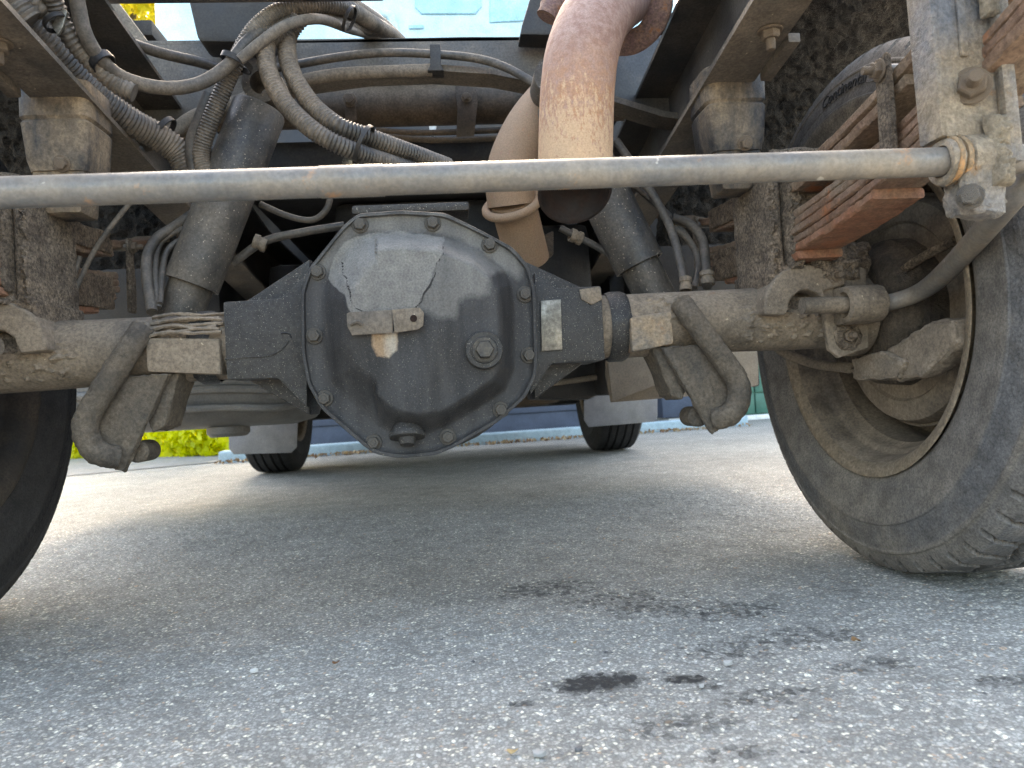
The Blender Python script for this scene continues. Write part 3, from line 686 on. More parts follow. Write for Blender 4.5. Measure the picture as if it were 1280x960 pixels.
def cover():
    NA = 260; out = smooth_poly(FL, NA, 3)
    DM = [(452, 291), (500, 288), (552, 291), (600, 311), (630, 333), (642, 356), (645, 400), (645, 462), (634, 488), (602, 510), (560, 535), (528, 546), (492, 545), (470, 535), (430, 500), (408, 478), (400, 440), (399, 372), (408, 345), (430, 312)]
    dm = smooth_poly(DM, NA, 4); cx, cy = 522, 415
    # rings from the outside in: (where: 0 outline .. 1 dome foot .. 2 dome centre)
    b = B(); bm = b.bm; rings = []
    ts = [0]+list(np.linspace(.03, 1, 9)); pts2 = []
    def add(pts):
        rings.append([bm.verts.new(p) for p in pts])
    add([T(p.x, p.y, CVY+.016) for p in out])
    add([T(p.x, p.y, CVY+.002) for p in out])
    o2 = [p.lerp(q, .02) for p, q in zip(out, dm)]; add([T(p.x, p.y, CVY-.0065) for p in o2])
    o3 = [p.lerp(q, .16) for p, q in zip(out, dm)]; add([T(p.x, p.y, CVY-.0065) for p in o3])
    o4 = [p.lerp(q, .26) for p, q in zip(out, dm)]; add([T(p.x, p.y, CVY-.001) for p in o4])
    for t in (.45, .65, .85, 1): add([T(p.x, p.y, CVY) for p in [a.lerp(c, t) for a, c in zip(out, dm)]])
    H = .040
    def height(px, py, dd):
        # side walls: steep at the right, soft at the left and below
        rw = 24+ (16 if px < 470 else 0) + max(0, min(30, (cy-px-40)*.1))
        lo = max(0, min(1, (py-430)/110))
        rw += 22*lo*max(0, min(1, (560-px)/100))
        t = max(0, min(1, dd/rw)); t = t*t*(3-2*t)
        h = H*t
        # belly: lower left sinks, drain channel down the middle
        if py > 400:
            k = max(0, min(1, (py-400)/90)); k = k*k*(3-2*k)
            h -= .010*k*math.exp(-((px-440)/50)**2)*t
            h += .006*k*math.exp(-((px-512)/26)**2)*t
            h -= .011*k*t*math.exp(-((px-562)/24)**2)
        h += .005*t*math.exp(-((px-605)/26)**2-((py-437)/26)**2)
        return h
    nin = 64
    for k in range(1, nin):
        u = k/nin; q = [p.lerp(Vector((cx, cy)), u) for p in dm]
        add([T(p.x, p.y, CVY-height(p.x, p.y, poly_d(p, DM))) for p in q])
    cv = bm.verts.new(T(cx, cy, CVY-height(cx, cy, 99)))
    for A, C in zip(rings, rings[1:]):
        for i in range(NA): bm.faces.new((A[i], A[(i+1) % NA], C[(i+1) % NA], C[i]))
    for i in range(NA): bm.faces.new((rings[-1][i], rings[-1][(i+1) % NA], cv))
    o = b.build('differential_cover', 'cover', lorry, smooth=60)
    CLEAN = [(428, 306), (444, 294), (500, 290), (556, 296), (554, 310), (544, 336), (532, 366), (520, 388), (440, 392), (436, 386), (430, 366), (418, 358), (410, 346), (418, 322)]
    MID = [(556, 296), (600, 312), (628, 336), (612, 345), (612, 366), (590, 370), (572, 378), (568, 400), (540, 396), (522, 386)]
    MID2 = [(430, 280), (450, 268), (556, 268), (600, 292), (640, 314), (655, 336), (648, 350), (600, 316), (552, 292), (450, 290), (404, 345), (396, 352), (388, 345)]
    CR1 = [(428, 328), (430, 342), (436, 356), (438, 372), (446, 384), (454, 390)]; CR2 = [(554, 306), (552, 318), (546, 328), (545, 342), (538, 356), (532, 366), (528, 378), (518, 384)]
    DRIP = [(463, 416), (497, 414), (496, 436), (488, 448), (472, 446), (464, 430)]
    ca = o.data.color_attributes.new('stain', 'FLOAT_COLOR', 'POINT')
    cols = np.zeros((len(o.data.vertices), 4), np.float32)
    for i, v in enumerate(o.data.vertices):
        px, py = PX(v.co); wx = 3*mnoise.noise(v.co*60); px += wx; py += 3*mnoise.noise(v.co*60+V(9, 9, 9)); p = (px, py)
        d = poly_d(p, CLEAN); cols[i, 0] = max(0, min(1, .5+(d if inside(p, CLEAN) else -d)/13))
        m_ = 0
        for pl in (MID, MID2):
            d = poly_d(p, pl); m_ = max(m_, .5+(d if inside(p, pl) else -d)/26)
        cols[i, 1] = max(0, min(1, m_))
        cols[i, 2] = max(0, 1-min(poly_d(p, CR1, 0), poly_d(p, CR2, 0))/3.0)*.72
        d = poly_d(p, DRIP); cols[i, 3] = max(0, min(1, .5+(d if inside(p, DRIP) else -d)/10))
    ca.data.foreach_set('color', cols.ravel())
    return o
cov = cover()
for px, py in ((450, 281), (541, 279), (612, 306), (656, 368), (661, 444), (626, 512), (560, 546), (467, 553), (406, 498), (393, 420), (397, 340)):
    bolt(cov, T(px, py, CVY-.001), (0, -1, 0), .0078)
# filler plug with stepped boss, drain plug, tag bracket
p = T(605, 438, CVY-.042)
b = B(); b.lathe([(0, .0235), (.006, .0232), (.0085, .0215), (.0085, .0165), (.011, .0155), (.011, .013)], p, (0, -1, 0), 36); b.build('plug_boss', 'oily', cov)
b = B(); b.lathe([(.005, .0145), (.013, .0140), (.013, 1e-4)], p, (0, -1, 0), 28); b.lathe([(.013, .0115), (.022, .0115), (.024, .010), (.024, 1e-4)], p, (0, -1, 0), 6); b.build('filler_plug', 'bolt', cov)
p = T(509, 545, CVY-.012); b = B(); b.lathe([(-.02, .012), (-.004, .0215), (.0, .0222), (.002, .0215), (.003, .011), (.009, .0098), (.011, .009), (.011, 1e-4)], p, (0, -.3, -1), 28); b.rough(.0008, 140); b.build('drain_plug', 'oily', cov)
b = B(); b.prism([T(*q, CVY-.050) for q in ((433, 392), (437, 390), (491, 387), (491, 416), (440, 419), (434, 408))], (0, .003, 0), .0008); tg = b.build('tag_bracket', 'frame_dusty', cov)
b = B()
b.prism([T(*q, CVY-.0535) for q in ((490, 387), (524, 384), (530, 391), (529, 407), (522, 412), (493, 416))], (0, .003, 0), .0008); b.build('tag_plate', 'axle', cov)
b = B(); q = T(517, 398, CVY-.0541); b.disc(q, (0, -1, 0), .0042, .0008, 16, .0002); b.build('tag_hole', 'soot', cov)
b = B(); q = T(447, 401, CVY-.0508); b.tube([T(438, 406, CVY-.0512), T(446, 402, CVY-.054), T(452, 406, CVY-.0512)], .0022, 8, 5); b.build('tag_clip', 'frame_dusty', cov)

def mud_slab(name, x0, x1, z0, z1, yf, yb, mat, parent, amp=.006, fr=55, st=.0016, seed=0, lean=0):
    """a lump of caked mud: finely broken front face, rounded over at its edges, closed behind"""
    nx = max(6, int(abs(x1-x0)/st)); nz = max(6, int(abs(z1-z0)/st)); b = B(); bm = b.bm; g = []
    for i in range(nx+1):
        u = i/nx; row = []
        for j in range(nz+1):
            t = j/nz; x = x0+(x1-x0)*u; z = z0+(z1-z0)*t; p = V(x, seed, z)
            e = min(1, min(u, 1-u)*abs(x1-x0)/.006, min(t, 1-t)*abs(z1-z0)/.006); e = e*(2-e)
            f = mnoise.fractal(p*fr, .75, 2.1, 6); c = mnoise.turbulence(p*fr*2.1, 4, False)
            vd = mnoise.voronoi(V(x, seed*.1, z*.8)*105)[0][0]; hole = max(0, .34-vd)*3*max(0, min(1, mnoise.noise(p*38)*4+.35)); f -= hole*1.15
            jx = .0022*mnoise.noise(V(z*70, seed+3, x*9))*(1 if min(u, 1-u) < .2 else .3); jz = .002*mnoise.noise(V(x*80, seed+8, 0))*(1 if min(t, 1-t) < .1 else .2)
            row.append(bm.verts.new((x+jx, yb+(yf-yb)*(.35+.65*e)-amp*e*(f*.8-(c-.5)*.7)+lean*t, z+jz)))
        g.append(row)
    for A, C in zip(g, g[1:]):
        for q in range(nz): bm.faces.new((A[q], A[q+1], C[q+1], C[q]))
    rim = [r[0] for r in g]+g[-1][1:]+[r[-1] for r in g[::-1]][1:]+g[0][::-1][1:-1]
    back = [bm.verts.new((v.co.x, yb, v.co.z)) for v in rim]; n = len(rim)
    for i in range(n): bm.faces.new((rim[i], rim[(i+1) % n], back[(i+1) % n], back[i]))
    bm.faces.new(back)
    return b.build(name, mat, parent, smooth=80)
# ---- spring packs, shocks, stops and brackets: the same on both sides (s = -1 left, +1 right)
def yz_leaf(b, X0, X1, pts, th):
    """a leaf: a bar of rectangular section following (y, z) points"""
    bm = b.bm; rings = []
    for i, (y, z) in enumerate(pts):
        a = pts[max(0, i-1)]; c = pts[min(len(pts)-1, i+1)]; d = Vector((c[0]-a[0], c[1]-a[1])).normalized(); n = Vector((-d.y, d.x))
        if n.y < 0: n = -n
        ch = .0022
        sec = [(X0+ch, 0), (X0, ch), (X0, th-ch), (X0+ch, th), (X1-ch, th), (X1, th-ch), (X1, ch), (X1-ch, 0)]
        rings.append([bm.verts.new((x, y+n.x*h, z+n.y*h)) for x, h in sec])
    for A, C in zip(rings, rings[1:]):
        for q in range(8): bm.faces.new((A[q], A[(q+1) % 8], C[(q+1) % 8], C[q]))
    bm.faces.new(rings[0][::-1]); bm.faces.new(rings[-1])
def curve_pts(y0, y1, base, k, n=90): return [(y, base+k*y*y) for y in np.linspace(y0, y1, n)]
def suspension(s):
    sp = empty('leaf_spring', parent=lorry); sp['label'] = 'rusty rear leaf spring pack at the %s of the photograph' % ('right' if s > 0 else 'left')
    X0, X1 = sorted((s*.50, s*.562))
    def leaf(y0, y1, base, k, th, j=0, mt='leaf'):
        b = B(); o = j*.0012; yz_leaf(b, X0+o, X1-o*.6, curve_pts(y0, y1, base, k), th); b.rough(.0013, 130, 0, 4); b.build('leaf', mt, sp, smooth=40)
    lo = [(-.085, .17, .4375), (-.257, .225, .4487), (-.40, .235, .4600), (-.62, .245, .4712), (-.66, .245, .4824), (-.70, .245, .4936)]
    for i, (y0, y1, bz) in enumerate(lo): leaf(y0, y1, bz, .33, .0110, i % 3, 'leafclean' if i < 2 else 'leaf')
    leaf(-.325, .23, .5285, .36, .0125, 1); leaf(-.72, .60, .5425, .37, .0125, 0)
    for z0, z1, yy in ((.455, .512, .214), (.545, .585, .222)):
        b = B(); b.box((s*.527, .150, (z0+z1)/2-.004), (.060, .135, z1-z0-.006), Matrix.Rotation(R(4), 3, 'X'), .003); b.rough(.0035, 60, 7, 4); b.build('dirt_coat', 'leafmud', sp)
    b = B(); b.prism([(X0+.004, -.07, .508), (X1-.004, -.07, .508), (X1-.004, -.07, .531), (X0+.004, -.07, .531)], (0, .14, 0), .003); b.build('spacer_block', 'leafmud', sp)
    # clip round the upper leaves, with its bolt
    for yc, z0, z1 in ((-.305, .500, .604), (.27, .46, .585)):
        xi = s*.492
        b = B(); b.prism([(xi-.003, yc-.012, z0), (xi-.003, yc+.012, z0), (xi-.003, yc+.010, z1), (xi-.003, yc-.010, z1)], (.006, 0, 0), .002)
        b.rough(.0015, 160, 2); b.build('spring_clip', 'mud', sp)
        b = B(); b.tube([(xi-s*.012, yc, z1-.014), (s*.565, yc, z1-.014)], .006, 12, 1); b.build('clip_bolt', 'bar', sp)
        bolt(sp, (xi-s*.004, yc, z1-.014), (-s, 0, 0), .0085, 'boltrust', True)
    # U-bolts caked in mud round the spring on the axle
    for yc in (-.052, .052):
        b = B(); b.tube([(s*.487, yc, AZ+.03), (s*.487, yc, .565), (s*.495, yc, .580), (s*.567, yc, .580), (s*.575, yc, .565), (s*.575, yc, AZ+.03)], .009, 12, 2); b.rough(.002, 110); b.build('u_bolt', 'mud', sp)
    for k, (xa, xb, ya) in enumerate(((.472, .4890, -.060), (.4940, .5195, -.071), (.5250, .551, -.064))):
        mud_slab('mud_cake', s*xa, s*xb, .424, .572-.004*k, ya, .05, 'mud', sp, .010, 60, .0012, k*5+s)
    b = B(); b.box((s*.531, 0, .5855), (.10, .13, .016), None, .005); b.rough(.004, 60, 5); b.build('top_plate', 'mud', sp)
    b = B(); b.prism([(s*.47, -.06, AZ+.03), (s*.47, -.06, .436), (s*.59, -.06, .436), (s*.59, -.06, AZ+.03)], (0, .12, 0), .004); b.rough(.002, 50, 3); b.build('spring_seat', 'mud', sp)
    mud_slab('mud_cake', s*.535, s*.600, .408, .442, -.066, -.03, 'mud', sp, .006, 70, .0015, 31)
    # arched saddle casting on the face of the axle
    cxx, czz = .517, .374
    arc = [(cxx-.060*math.cos(R(q)), czz+.060*math.sin(R(q))) for q in range(-4, 125, 8)] + [(.572, .436), (.572, .405), (cxx+.026*math.cos(R(10)), czz+.024)]
    arc += [(cxx+.026*math.cos(R(q)), czz+.026*math.sin(R(q))) for q in range(20, 181, 12)] + [(cxx-.030, czz-.006)]
    b = B(); b.prism([(s*x, -.068, z) for x, z in arc], (0, .050, 0), .004, 3); b.rough(.0016, 70, 0); b.build('saddle_strap', 'axle', lorry)
    b = B(); b.prism([(s*(cxx-.02), -.046, czz-.004), (s*(cxx+.026), -.046, czz-.004), (s*(cxx+.024), -.046, czz+.02), (s*(cxx-.018), -.046, czz+.022)], (0, .01, 0), .003); b.rough(.003, 90, 3); b.build('mud_lump', 'mud', lorry)
    # anti roll bar bracket plate
    pl = B(); Yp = -.062
    pts = [(.535, .428), (.585, .436), (.607, .425), (.603, .318), (.560, .306), (.547, .318)]
    pl.prism([(s*x, Yp, z) for x, z in pts], (0, .008, 0), .002); pl.rough(.0012, 90, 2); plate = pl.build('bar_bracket', 'axle', lorry)
    for x, z in ((.560, .417), (.574, .335)): bolt(plate, (s*x, Yp-.001, z), (0, -1, 0), .0085, 'boltrust', True)
    for x, z, q in ((.560, .417, .016), (.574, .335, .018)):
        b = B(); b.lathe([(0, q*1.1), (.004, q*.95), (.007, q*.6)], (s*x, Yp, z), (0, -1, 0), 24); b.rough(.003, 160, 0); b.build('mud_ring', 'mud', plate)
    # bushing and the bar end through it
    b = B(); b.lathe([(-.026, .017), (-.024, .0235), (-.020, .0245), (.020, .0245), (.024, .0235), (.026, .017)], (s*.582, Yp-.026, .375), (1, 0, 0), 32)
    b.prism([(s*.556, Yp-.02, .350), (s*.608, Yp-.02, .350), (s*.608, Yp-.02, .400), (s*.556, Yp-.02, .400)], (0, .02, 0), .004); b.rough(.0008, 120); b.build('bushing', 'axle', plate)
    # shock absorber
    sh = empty('shock_absorber', parent=lorry)
    top, bot = V(s*.232, .13, .745), V(s*.374, .115, .40)
    d = (bot-top).normalized(); mid = top+(bot-top)*.78
    b = B(); b.lathe([(0, .028), (0, .0375), (.004, .0398), ((mid-top).length, .0398), ((mid-top).length, .036), (.05, .036)], top, d, 40); b.build('dust_tube', 'shock', sh)
    b = B(); b.lathe([(0, .0315), (.24, .0315), (.245, .02), (.245, 1e-4)], mid-d*.12, d, 32); b.build('damper_body', 'shock', sh)
    b = B(); b.lathe([(-.03, .018), (-.03, .03), (.03, .03), (.03, .018)], top-d*.03, (0, 1, 0), 24, closed=True); b.build('top_eye', 'shock', sh)
    # bump stop
    bs = empty('bump_stop', parent=lorry); bs['label'] = 'mud streaked rubber bump stop, %s one' % ('right' if s > 0 else 'left')
    c0 = V(s*.452, .0, 0)
    def rect(w0, d0, z): return [(c0.x-w0, -d0, z), (c0.x+w0, -d0, z), (c0.x+w0, d0, z), (c0.x-w0, d0, z)]
    b = B(); bm = b.bm; rings = []
    for w0, d0, z in ((.043, .040, .72), (.044, .042, .705), (.0435, .042, .673), (.0405, .039, .669), (.0430, .0415, .665), (.040, .038, .618), (.038, .036, .612), (.036, .034, .604)):
        rg = []
        for i in range(32):
            a = 2*math.pi*i/32; ca, sa = math.cos(a), math.sin(a); e = .30
            rg.append(bm.verts.new((c0.x+w0*abs(ca)**e*(1 if ca > 0 else -1), d0*abs(sa)**e*(1 if sa > 0 else -1), z)))
        rings.append(rg)
    for A, C in zip(rings, rings[1:]):
        for q in range(32): bm.faces.new((A[q], A[(q+1) % 32], C[(q+1) % 32], C[q]))
    bm.faces.new(rings[-1]); bm.faces.new(rings[0][::-1]); b.rough(.0012, 60); b.build('rubber_block', 'rubber', bs, smooth=30)
    b = B(); b.prism([(c0.x-.034, -.032, .606), (c0.x+.034, -.032, .606), (c0.x+.022, -.022, .552), (c0.x-.022, -.022, .552)], (0, .05, 0), .006); b.rough(.001, 70, 2); b.build('rubber_tip', 'rubber', bs)
    bolt(bs, (c0.x+.008, -.036, .612), (0, -1, -.3), .008, 'boltrust')
    # chassis rail
    rl = empty('chassis_rail', parent=lorry)
    def zb(y): return .690-.13*y if y < .9 else .573
    ys = [-1.3, -.6, 0, .45, .9, 2.2]
    def strip(name, sec, mt):   # sec: (x, dz) corners
        b = B(); bm = b.bm; rg = [[bm.verts.new((s*x, y, zb(y)+dz)) for x, dz in sec] for y in ys]
        n = len(sec)
        for A, C in zip(rg, rg[1:]):
            for q in range(n): bm.faces.new((A[q], A[(q+1) % n], C[(q+1) % n], C[q]))
        bm.faces.new(rg[0][::-1]); bm.faces.new(rg[-1])
        bmesh.ops.recalc_face_normals(bm, faces=bm.faces[:])
        return b.build(name, mt, rl, smooth=30)
    strip('bottom_flange', [(.405, 0), (.476, 0), (.476, .007), (.405, .007)], 'frame_dusty')
    strip('web', [(.468, .0075), (.476, .0075), (.476, .165), (.468, .165)], 'frame')
    strip('top_flange', [(.405, .1655), (.476, .1655), (.476, .1725), (.405, .1725)], 'frame')
    for y in (-.155,): bolt(rl, (s*.448, y, zb(y)-.0005), (0, 0, -1), .0115, 'boltrust', True)
    bolt(rl, (s*.466, -.02, zb(0)+.055), (-s, 0, 0), .011, 'bolt', True)
    bolt(rl, (s*.466, .22, zb(.2)+.055), (-s, 0, 0), .011, 'bolt', True)
    b = B(); b.prism([(s*.476, -.145, zb(-.1)-.004), (s*.492, -.145, zb(-.1)-.004), (s*.492, -.060, zb(-.1)-.016), (s*.476, -.060, zb(-.1)-.016)], (0, 0, .012), .002); b.build('rail_tab', 'frame_dusty', rl)
    # bracket under the axle: bent rod loop and its gussets
    lp = empty('tie_down_loop', parent=lorry)
    b = B(); b.tube([(s*.350, -.046, .394), (s*.362, -.060, .368), (s*.392, -.066, .320), (s*.412, -.068, .286), (s*.415, -.068, .264), (s*.408, -.066, .246), (s*.396, -.062, .237), (s*.386, -.054, .234)], .0150, 20, 12); b.rough(.0014, 130, 0, 4); b.build('rod', 'loop', lp)
    b = B(); b.prism([(s*.318, -.056, .334), (s*.396, -.056, .334), (s*.414, -.056, .268), (s*.411, -.056, .240), (s*.398, -.056, .226), (s*.379, -.056, .214)], (0, .010, 0), .0015); b.rough(.0030, 150, 14, 5); b.build('gusset_plate', 'loop', lp, smooth=60)
    b = B(); b.prism([(s*.308, -.044, .336), (s*.334, -.044, .336), (s*.352, -.044, .276), (s*.345, -.044, .262), (s*.331, -.044, .268)], (0, .060, 0), .003); b.rough(.0022, 110, 6, 4); b.build('rear_gusset', 'loop', lp, smooth=60)
    b = B(); b.disc((s*.368, -.040, .238), (0, 1, 0), .0140, .045, 24, .003); b.build('rod_end', 'loop', lp)
    # flat lug welded on the axle
    b = B(); x0, x1 = (.278, .335) if s > 0 else (.255, .345)
    b.prism([(s*x0, -.0545, .376), (s*x1, -.0545, .382), (s*x1, -.0545, .338), (s*x0, -.0545, .330)], (0, .05, 0), .004); b.rough(.0012, 70, 4); b.build('axle_lug', 'lug' if s > 0 else 'axle', lorry)
    # pad straps wrinkled over the left lug
    if s < 0:
        for k in range(7):
            b = B(); z = .384+.0045*k-.001*(k % 2); yq = -.053+.0042*k
            b.tube([(-.252-.004*(k % 3), yq, z), (-.285, yq-.003+.002*math.sin(k), z+.003*math.sin(k*2)), (-.315, yq-.002, z+.003*math.cos(k*3)), (-.345+.006*(k % 2), yq+.001, z-.001)], .0026, 7, 6); b.rough(.0015, 180); b.build('grease_ridge', 'axle', axle_near)
def crust(s, xa, xb, aa, ab, n):
    b = B(); bm = b.bm; g = []
    for i in range(n):
        x = xa+(xb-xa)*i/(n-1); row = []
        for j in range(n):
            a = R(aa+(ab-aa)*j/(n-1)); f = mnoise.fractal(V(x*75, a*4, s), .8, 2.1, 5); e = min(i, n-1-i, j, n-1-j)/(n*.5)
            r = .0452 + .0095*(max(0, f-.02)*min(1, e*2.2)) - .0012*(1-min(1, e*6))
            row.append(bm.verts.new((s*x, -math.cos(a)*r, AZ+math.sin(a)*r)))
        g.append(row)
    for A, C in zip(g, g[1:]):
        for q in range(n-1): bm.faces.new((A[q], A[q+1], C[q+1], C[q]))
    b.build('mud_crust', 'axle', lorry, smooth=75)
for s in (1, -1):
    suspension(s); crust(s, .425, .60, -55, 22, 90); crust(s, .30, .375, 0, 62, 60)

# ---- anti roll bar
ar = empty('anti_roll_bar', parent=lorry)
BZ = .4585
b = B(); b.tube([(-.62, -.10, .372), (-.585, -.19, .405), (-.575, -.32, .447), (-.57, -.395, .4575), (-.545, -.419, BZ), (-.50, -.42, BZ), (0, -.42, BZ), (.30, -.42, BZ), (.50, -.42, BZ), (.545, -.419, BZ), (.572, -.395, .4575), T(1262, 250, -.37), T(1218, 302, -.27), T(1180, 342, -.18), T(1150, 365, -.125), T(1116, 377, -.098), (.600, -.088, .375)], [.0112]+[.0122]*15+[.0105], 24, 8)
b.build('bar', 'bar', ar)
for s in (1, -1):
    b = B(); b.tube([(s*.500, -.088, .377), (s*.560, -.088, .375)], .0108, 18, 1); b.build('bar_end', 'axle', ar)
b = B(); b.lathe([(-.0, .0128), (.0005, .0127), (.05, .0127)], (-.06, -.42, BZ), (1, 0, 0), 24); b.build('sleeve_joint', 'bar', ar)
# hangers with clamps
for s in (1, -1):
    hg = empty('hanger', parent=lorry); hg['label'] = 'worn blue grey hanger carrying the %s end of the roll bar' % ('right' if s > 0 else 'left')
    b = B()
    b.prism([(s*.456, -.428, .76), (s*.513, -.428, .76), (s*.521, -.428, .478), (s*.463, -.428, .478)], (0, .006, 0), .002)
    b.rough(.0015, 55, 0, 5); b.build('strap', 'hanger', hg); b = B()
    b.prism([(s*.504, -.4275, .76), (s*.516, -.4275, .76), (s*.525, -.4275, .452), (s*.512, -.4275, .452)], (0, -.010, 0), .003)
    b.build('edge_flange', 'hanger', hg); b = B()
    b.prism([(s*.452, -.4285, .76), (s*.460, -.4285, .76), (s*.467, -.4285, .478), (s*.459, -.4285, .478)], (0, .03, 0), .003)
    b.build('edge_flange', 'hanger', hg)
    for k in (-.024, -.0165):
        b = B(); b.lathe([(-.0022, .0135), (-.0022, .0208), (0, .0216), (.0022, .0208), (.0022, .0135)], (s*(.492+k), -.42, BZ), (1, 0, 0), 32); b.rough(.0008, 120); b.build('collar_ring', 'collar', hg)
    bolt(hg, (s*.487, -.430, .519), (-.55*s, -1, 0), .0118, 'boltrust', True)
    b = B(); b.lathe([(-.030, .0135), (-.030, .0185), (-.026, .020), (-.021, .0205), (-.019, .018), (-.014, .018), (-.012, .0215), (.016, .0225), (.019, .019), (.024, .019), (.026, .0135)], (s*.492, -.42, BZ), (1, 0, 0), 36); b.rough(.0012, 90); b.build('clamp', 'hanger', hg)
    b = B(); b.prism([(s*.476, -.436, .455), (s*.512, -.436, .462), (s*.508, -.436, .408), (s*.474, -.436, .412), (s*.470, -.436, .430)], (0, .03, 0), .005); b.rough(.0030, 70, 5, 4); b.build('clamp_foot', 'hanger', hg)
    mud_slab('mud_cake', s*.497, s*.514, .575, .700, -.4390, -.433, 'palemud', hg, .0055, 75, .0014, 51+s)
    mud_slab('mud_cake', s*.494, s*.512, .432, .492, -.4440, -.432, 'palemud', hg, .0060, 80, .0013, 57+s)
    b = B(); b.prism([(s*.476, -.428, .76), (s*.483, -.428, .76), (s*.487, -.428, .545), (s*.480, -.428, .545)], (0, -.003, 0), .0014); b.build('pressed_rib', 'hanger', hg)
    bolt(hg, (s*.473, -.438, .423), (-.8*s, -1, 0), .008, 'hanger')

# ---- cross members
b = B(); Yc = .30
top_ = [(-.49, .93), (-.30, .935), (.11, .937), (.30, .932), (.49, .925)]
low_ = [(.49, .757), (.44, .765), (.345, .797), (.249, .824), (.14, .848), (.033, .857), (-.08, .855), (-.19, .842), (-.28, .818), (-.36, .787), (-.44, .755), (-.49, .745)]
b.prism([(x, Yc, z) for x, z in top_+low_], (0, .007, 0), .0015); b.build('cross_member', 'frame', lorry)
cm = B(); bm = cm.bm; rg = []
for x, z in low_[::-1]:
    rg.append([bm.verts.new(q) for q in ((x, Yc-.045, z+.010), (x, Yc-.045, z-.001), (x, Yc-.0005, z-.006), (x, Yc-.0005, z+.004))])
for A, C in zip(rg, rg[1:]):
    for q in range(4): bm.faces.new((A[q], A[(q+1) % 4], C[(q+1) % 4], C[q]))
bm.faces.new(rg[0][::-1]); bm.faces.new(rg[-1]); cm.build('arch_lip', 'frame_dusty', lorry, smooth=60)
b = B(); b.prism([(-.49, Yc, .931), (.49, Yc, .926), (.49, Yc, .934), (-.49, Yc, .939)], (0, .09, 0), .001); b.build('member_cap', 'frame', lorry)
# tube member behind, with its strap and bolt
b = B(); b.lathe([(-.50, .043), (.50, .043)], (0, .52, .905), (1, 0, .0), 32); b.box((-.02, .50, .966), (.9, .06, .03), None, .003); tm = b.build('tube_member', 'brown', lorry)
b = B(); b.prism([T(*q, .455) for q in ((568, 100), (594, 100), (597, 130), (592, 176), (570, 176), (572, 135))], (0, .004, 0), .001); b.build('strap', 'brown', tm)
b = B(); b.prism([T(*q, .458) for q in ((430, 118), (443, 116), (446, 150), (432, 155))], (0, .004, 0), .001); b.build('strap', 'brown', tm)
bolt(tm, T(437, 125, .455), (0, -1, 0), .011, 'boltrust')
bolt(tm, T(583, 122, .453), (0, -1, 0), .008, 'boltrust')
b = B(); b.tube(PT([(470, 163, .5), (520, 166, .5), (572, 165, .5), (640, 162, .5)]), .006, 10, 5); b.build('brake_pipe', 'brown', lorry)
b = B(); b.tube(PT([(455, 168, .47), (520, 174, .47), (560, 175, .46), (640, 172, .46)]), .006, 10, 5); b.build('brake_pipe', 'brown', lorry)
# outriggers between rail tops and cab: dark upper frame seen against the sky
b = B(); b.prism([T(*q, .07) for q in ((120, -34), (480, -36), (480, 2), (118, 6))], (0, -.05, 0), .003); b.build('upper_beam', 'frame', lorry)
b = B(); b.prism([T(*q, .22) for q in ((233, -10), (345, -10), (338, 48), (332, 53), (252, 52), (246, 46))], (0, .06, 0), .006); b.build('buffer_block', 'darkpart', lorry)
b = B(); b.prism([T(*q, .24) for q in ((664, -8), (720, -8), (720, 44), (650, 43), (652, 32))], (0, .05, 0), .005); b.build('buffer_block', 'darkpart', lorry)
b = B(); b.prism([T(*q, .36) for q in ((107, 0), (146, 0), (188, 56), (200, 96), (170, 90))], (0, .02, 0), .003); b.build('upper_bracket', 'frame_dusty', lorry)
b = B(); b.prism([T(*q, .26) for q in ((118, 20), (135, 38), (192, 88), (188, 92), (160, 92), (110, 60))], (0, .03, 0), .003); b.build('gusset', 'darkpart', lorry)

# ---- exhaust
ex = empty('exhaust', parent=lorry); ex['label'] = 'heat rusted tail pipe hooked down behind the roll bar'
def tail():
    b = B(); path = spline(PT([(800, -16, .16), (784, -8, .07), (765, 3, -.02), (743, 26, -.10), (728, 66, -.14), (722, 110, -.15), (720, 160, -.15), (719, 205, -.15), (718.5, 240, -.15)]), 10)
    global NPATH
    bm = b.bm; rings = []; up = None; seg = 48; N_ = len(path); NPATH = N_
    for rad, direction in ((.0445, 1), (.0415, -1)):
        seq = range(N_) if direction > 0 else range(N_-1, 10, -1)
        up = V(1, 0, 0)
        for i in seq:
            t = (path[min(i+1, N_-1)]-path[max(i-1, 0)]).normalized(); u_ = (V(0, 1, 0)-t*t.y).normalized() if abs(t.y) < .95 else V(1, 0, 0)
            x = V(1, 0, 0); x = (x-t*x.dot(t)).normalized(); y = t.cross(x)
            rg = []
            for k in range(seg):
                a = 2*math.pi*k/seg; q = path[i]+x*math.cos(a)*rad+y*math.sin(a)*rad
                if i > N_-8:   # slash cut: far side longer
                    f = (i-(N_-8))/7; q = q+t*(f*(.62*(q.y-path[i].y)))
                rg.append(bm.verts.new(q))
            rings.append(rg)
    for A, C in zip(rings, rings[1:]):
        for q in range(seg): bm.faces.new((A[q], A[(q+1) % seg], C[(q+1) % seg], C[q]))
    return b
tb = tail()
o = tb.build('tail_pipe', 'pipe', ex, smooth=60)
o.data.materials.append(MT['soot'])
nout = (len(o.data.vertices)//48)
for pl in o.data.polygons:
    if max(pl.vertices) >= 48*NPATH: pl.material_index = 1
fc = T(779, 4, .04); fa = (T(800, -16, .16)-T(765, 3, -.02)).normalized()
b = B(); b.lathe([(-.008, .038), (-.008, .068), (-.005, .072), (.005, .072), (.008, .068), (.008, .038)], fc, fa, 44, closed=True); b.rough(.0012, 90); b.build('pipe_flange', 'flange', ex)
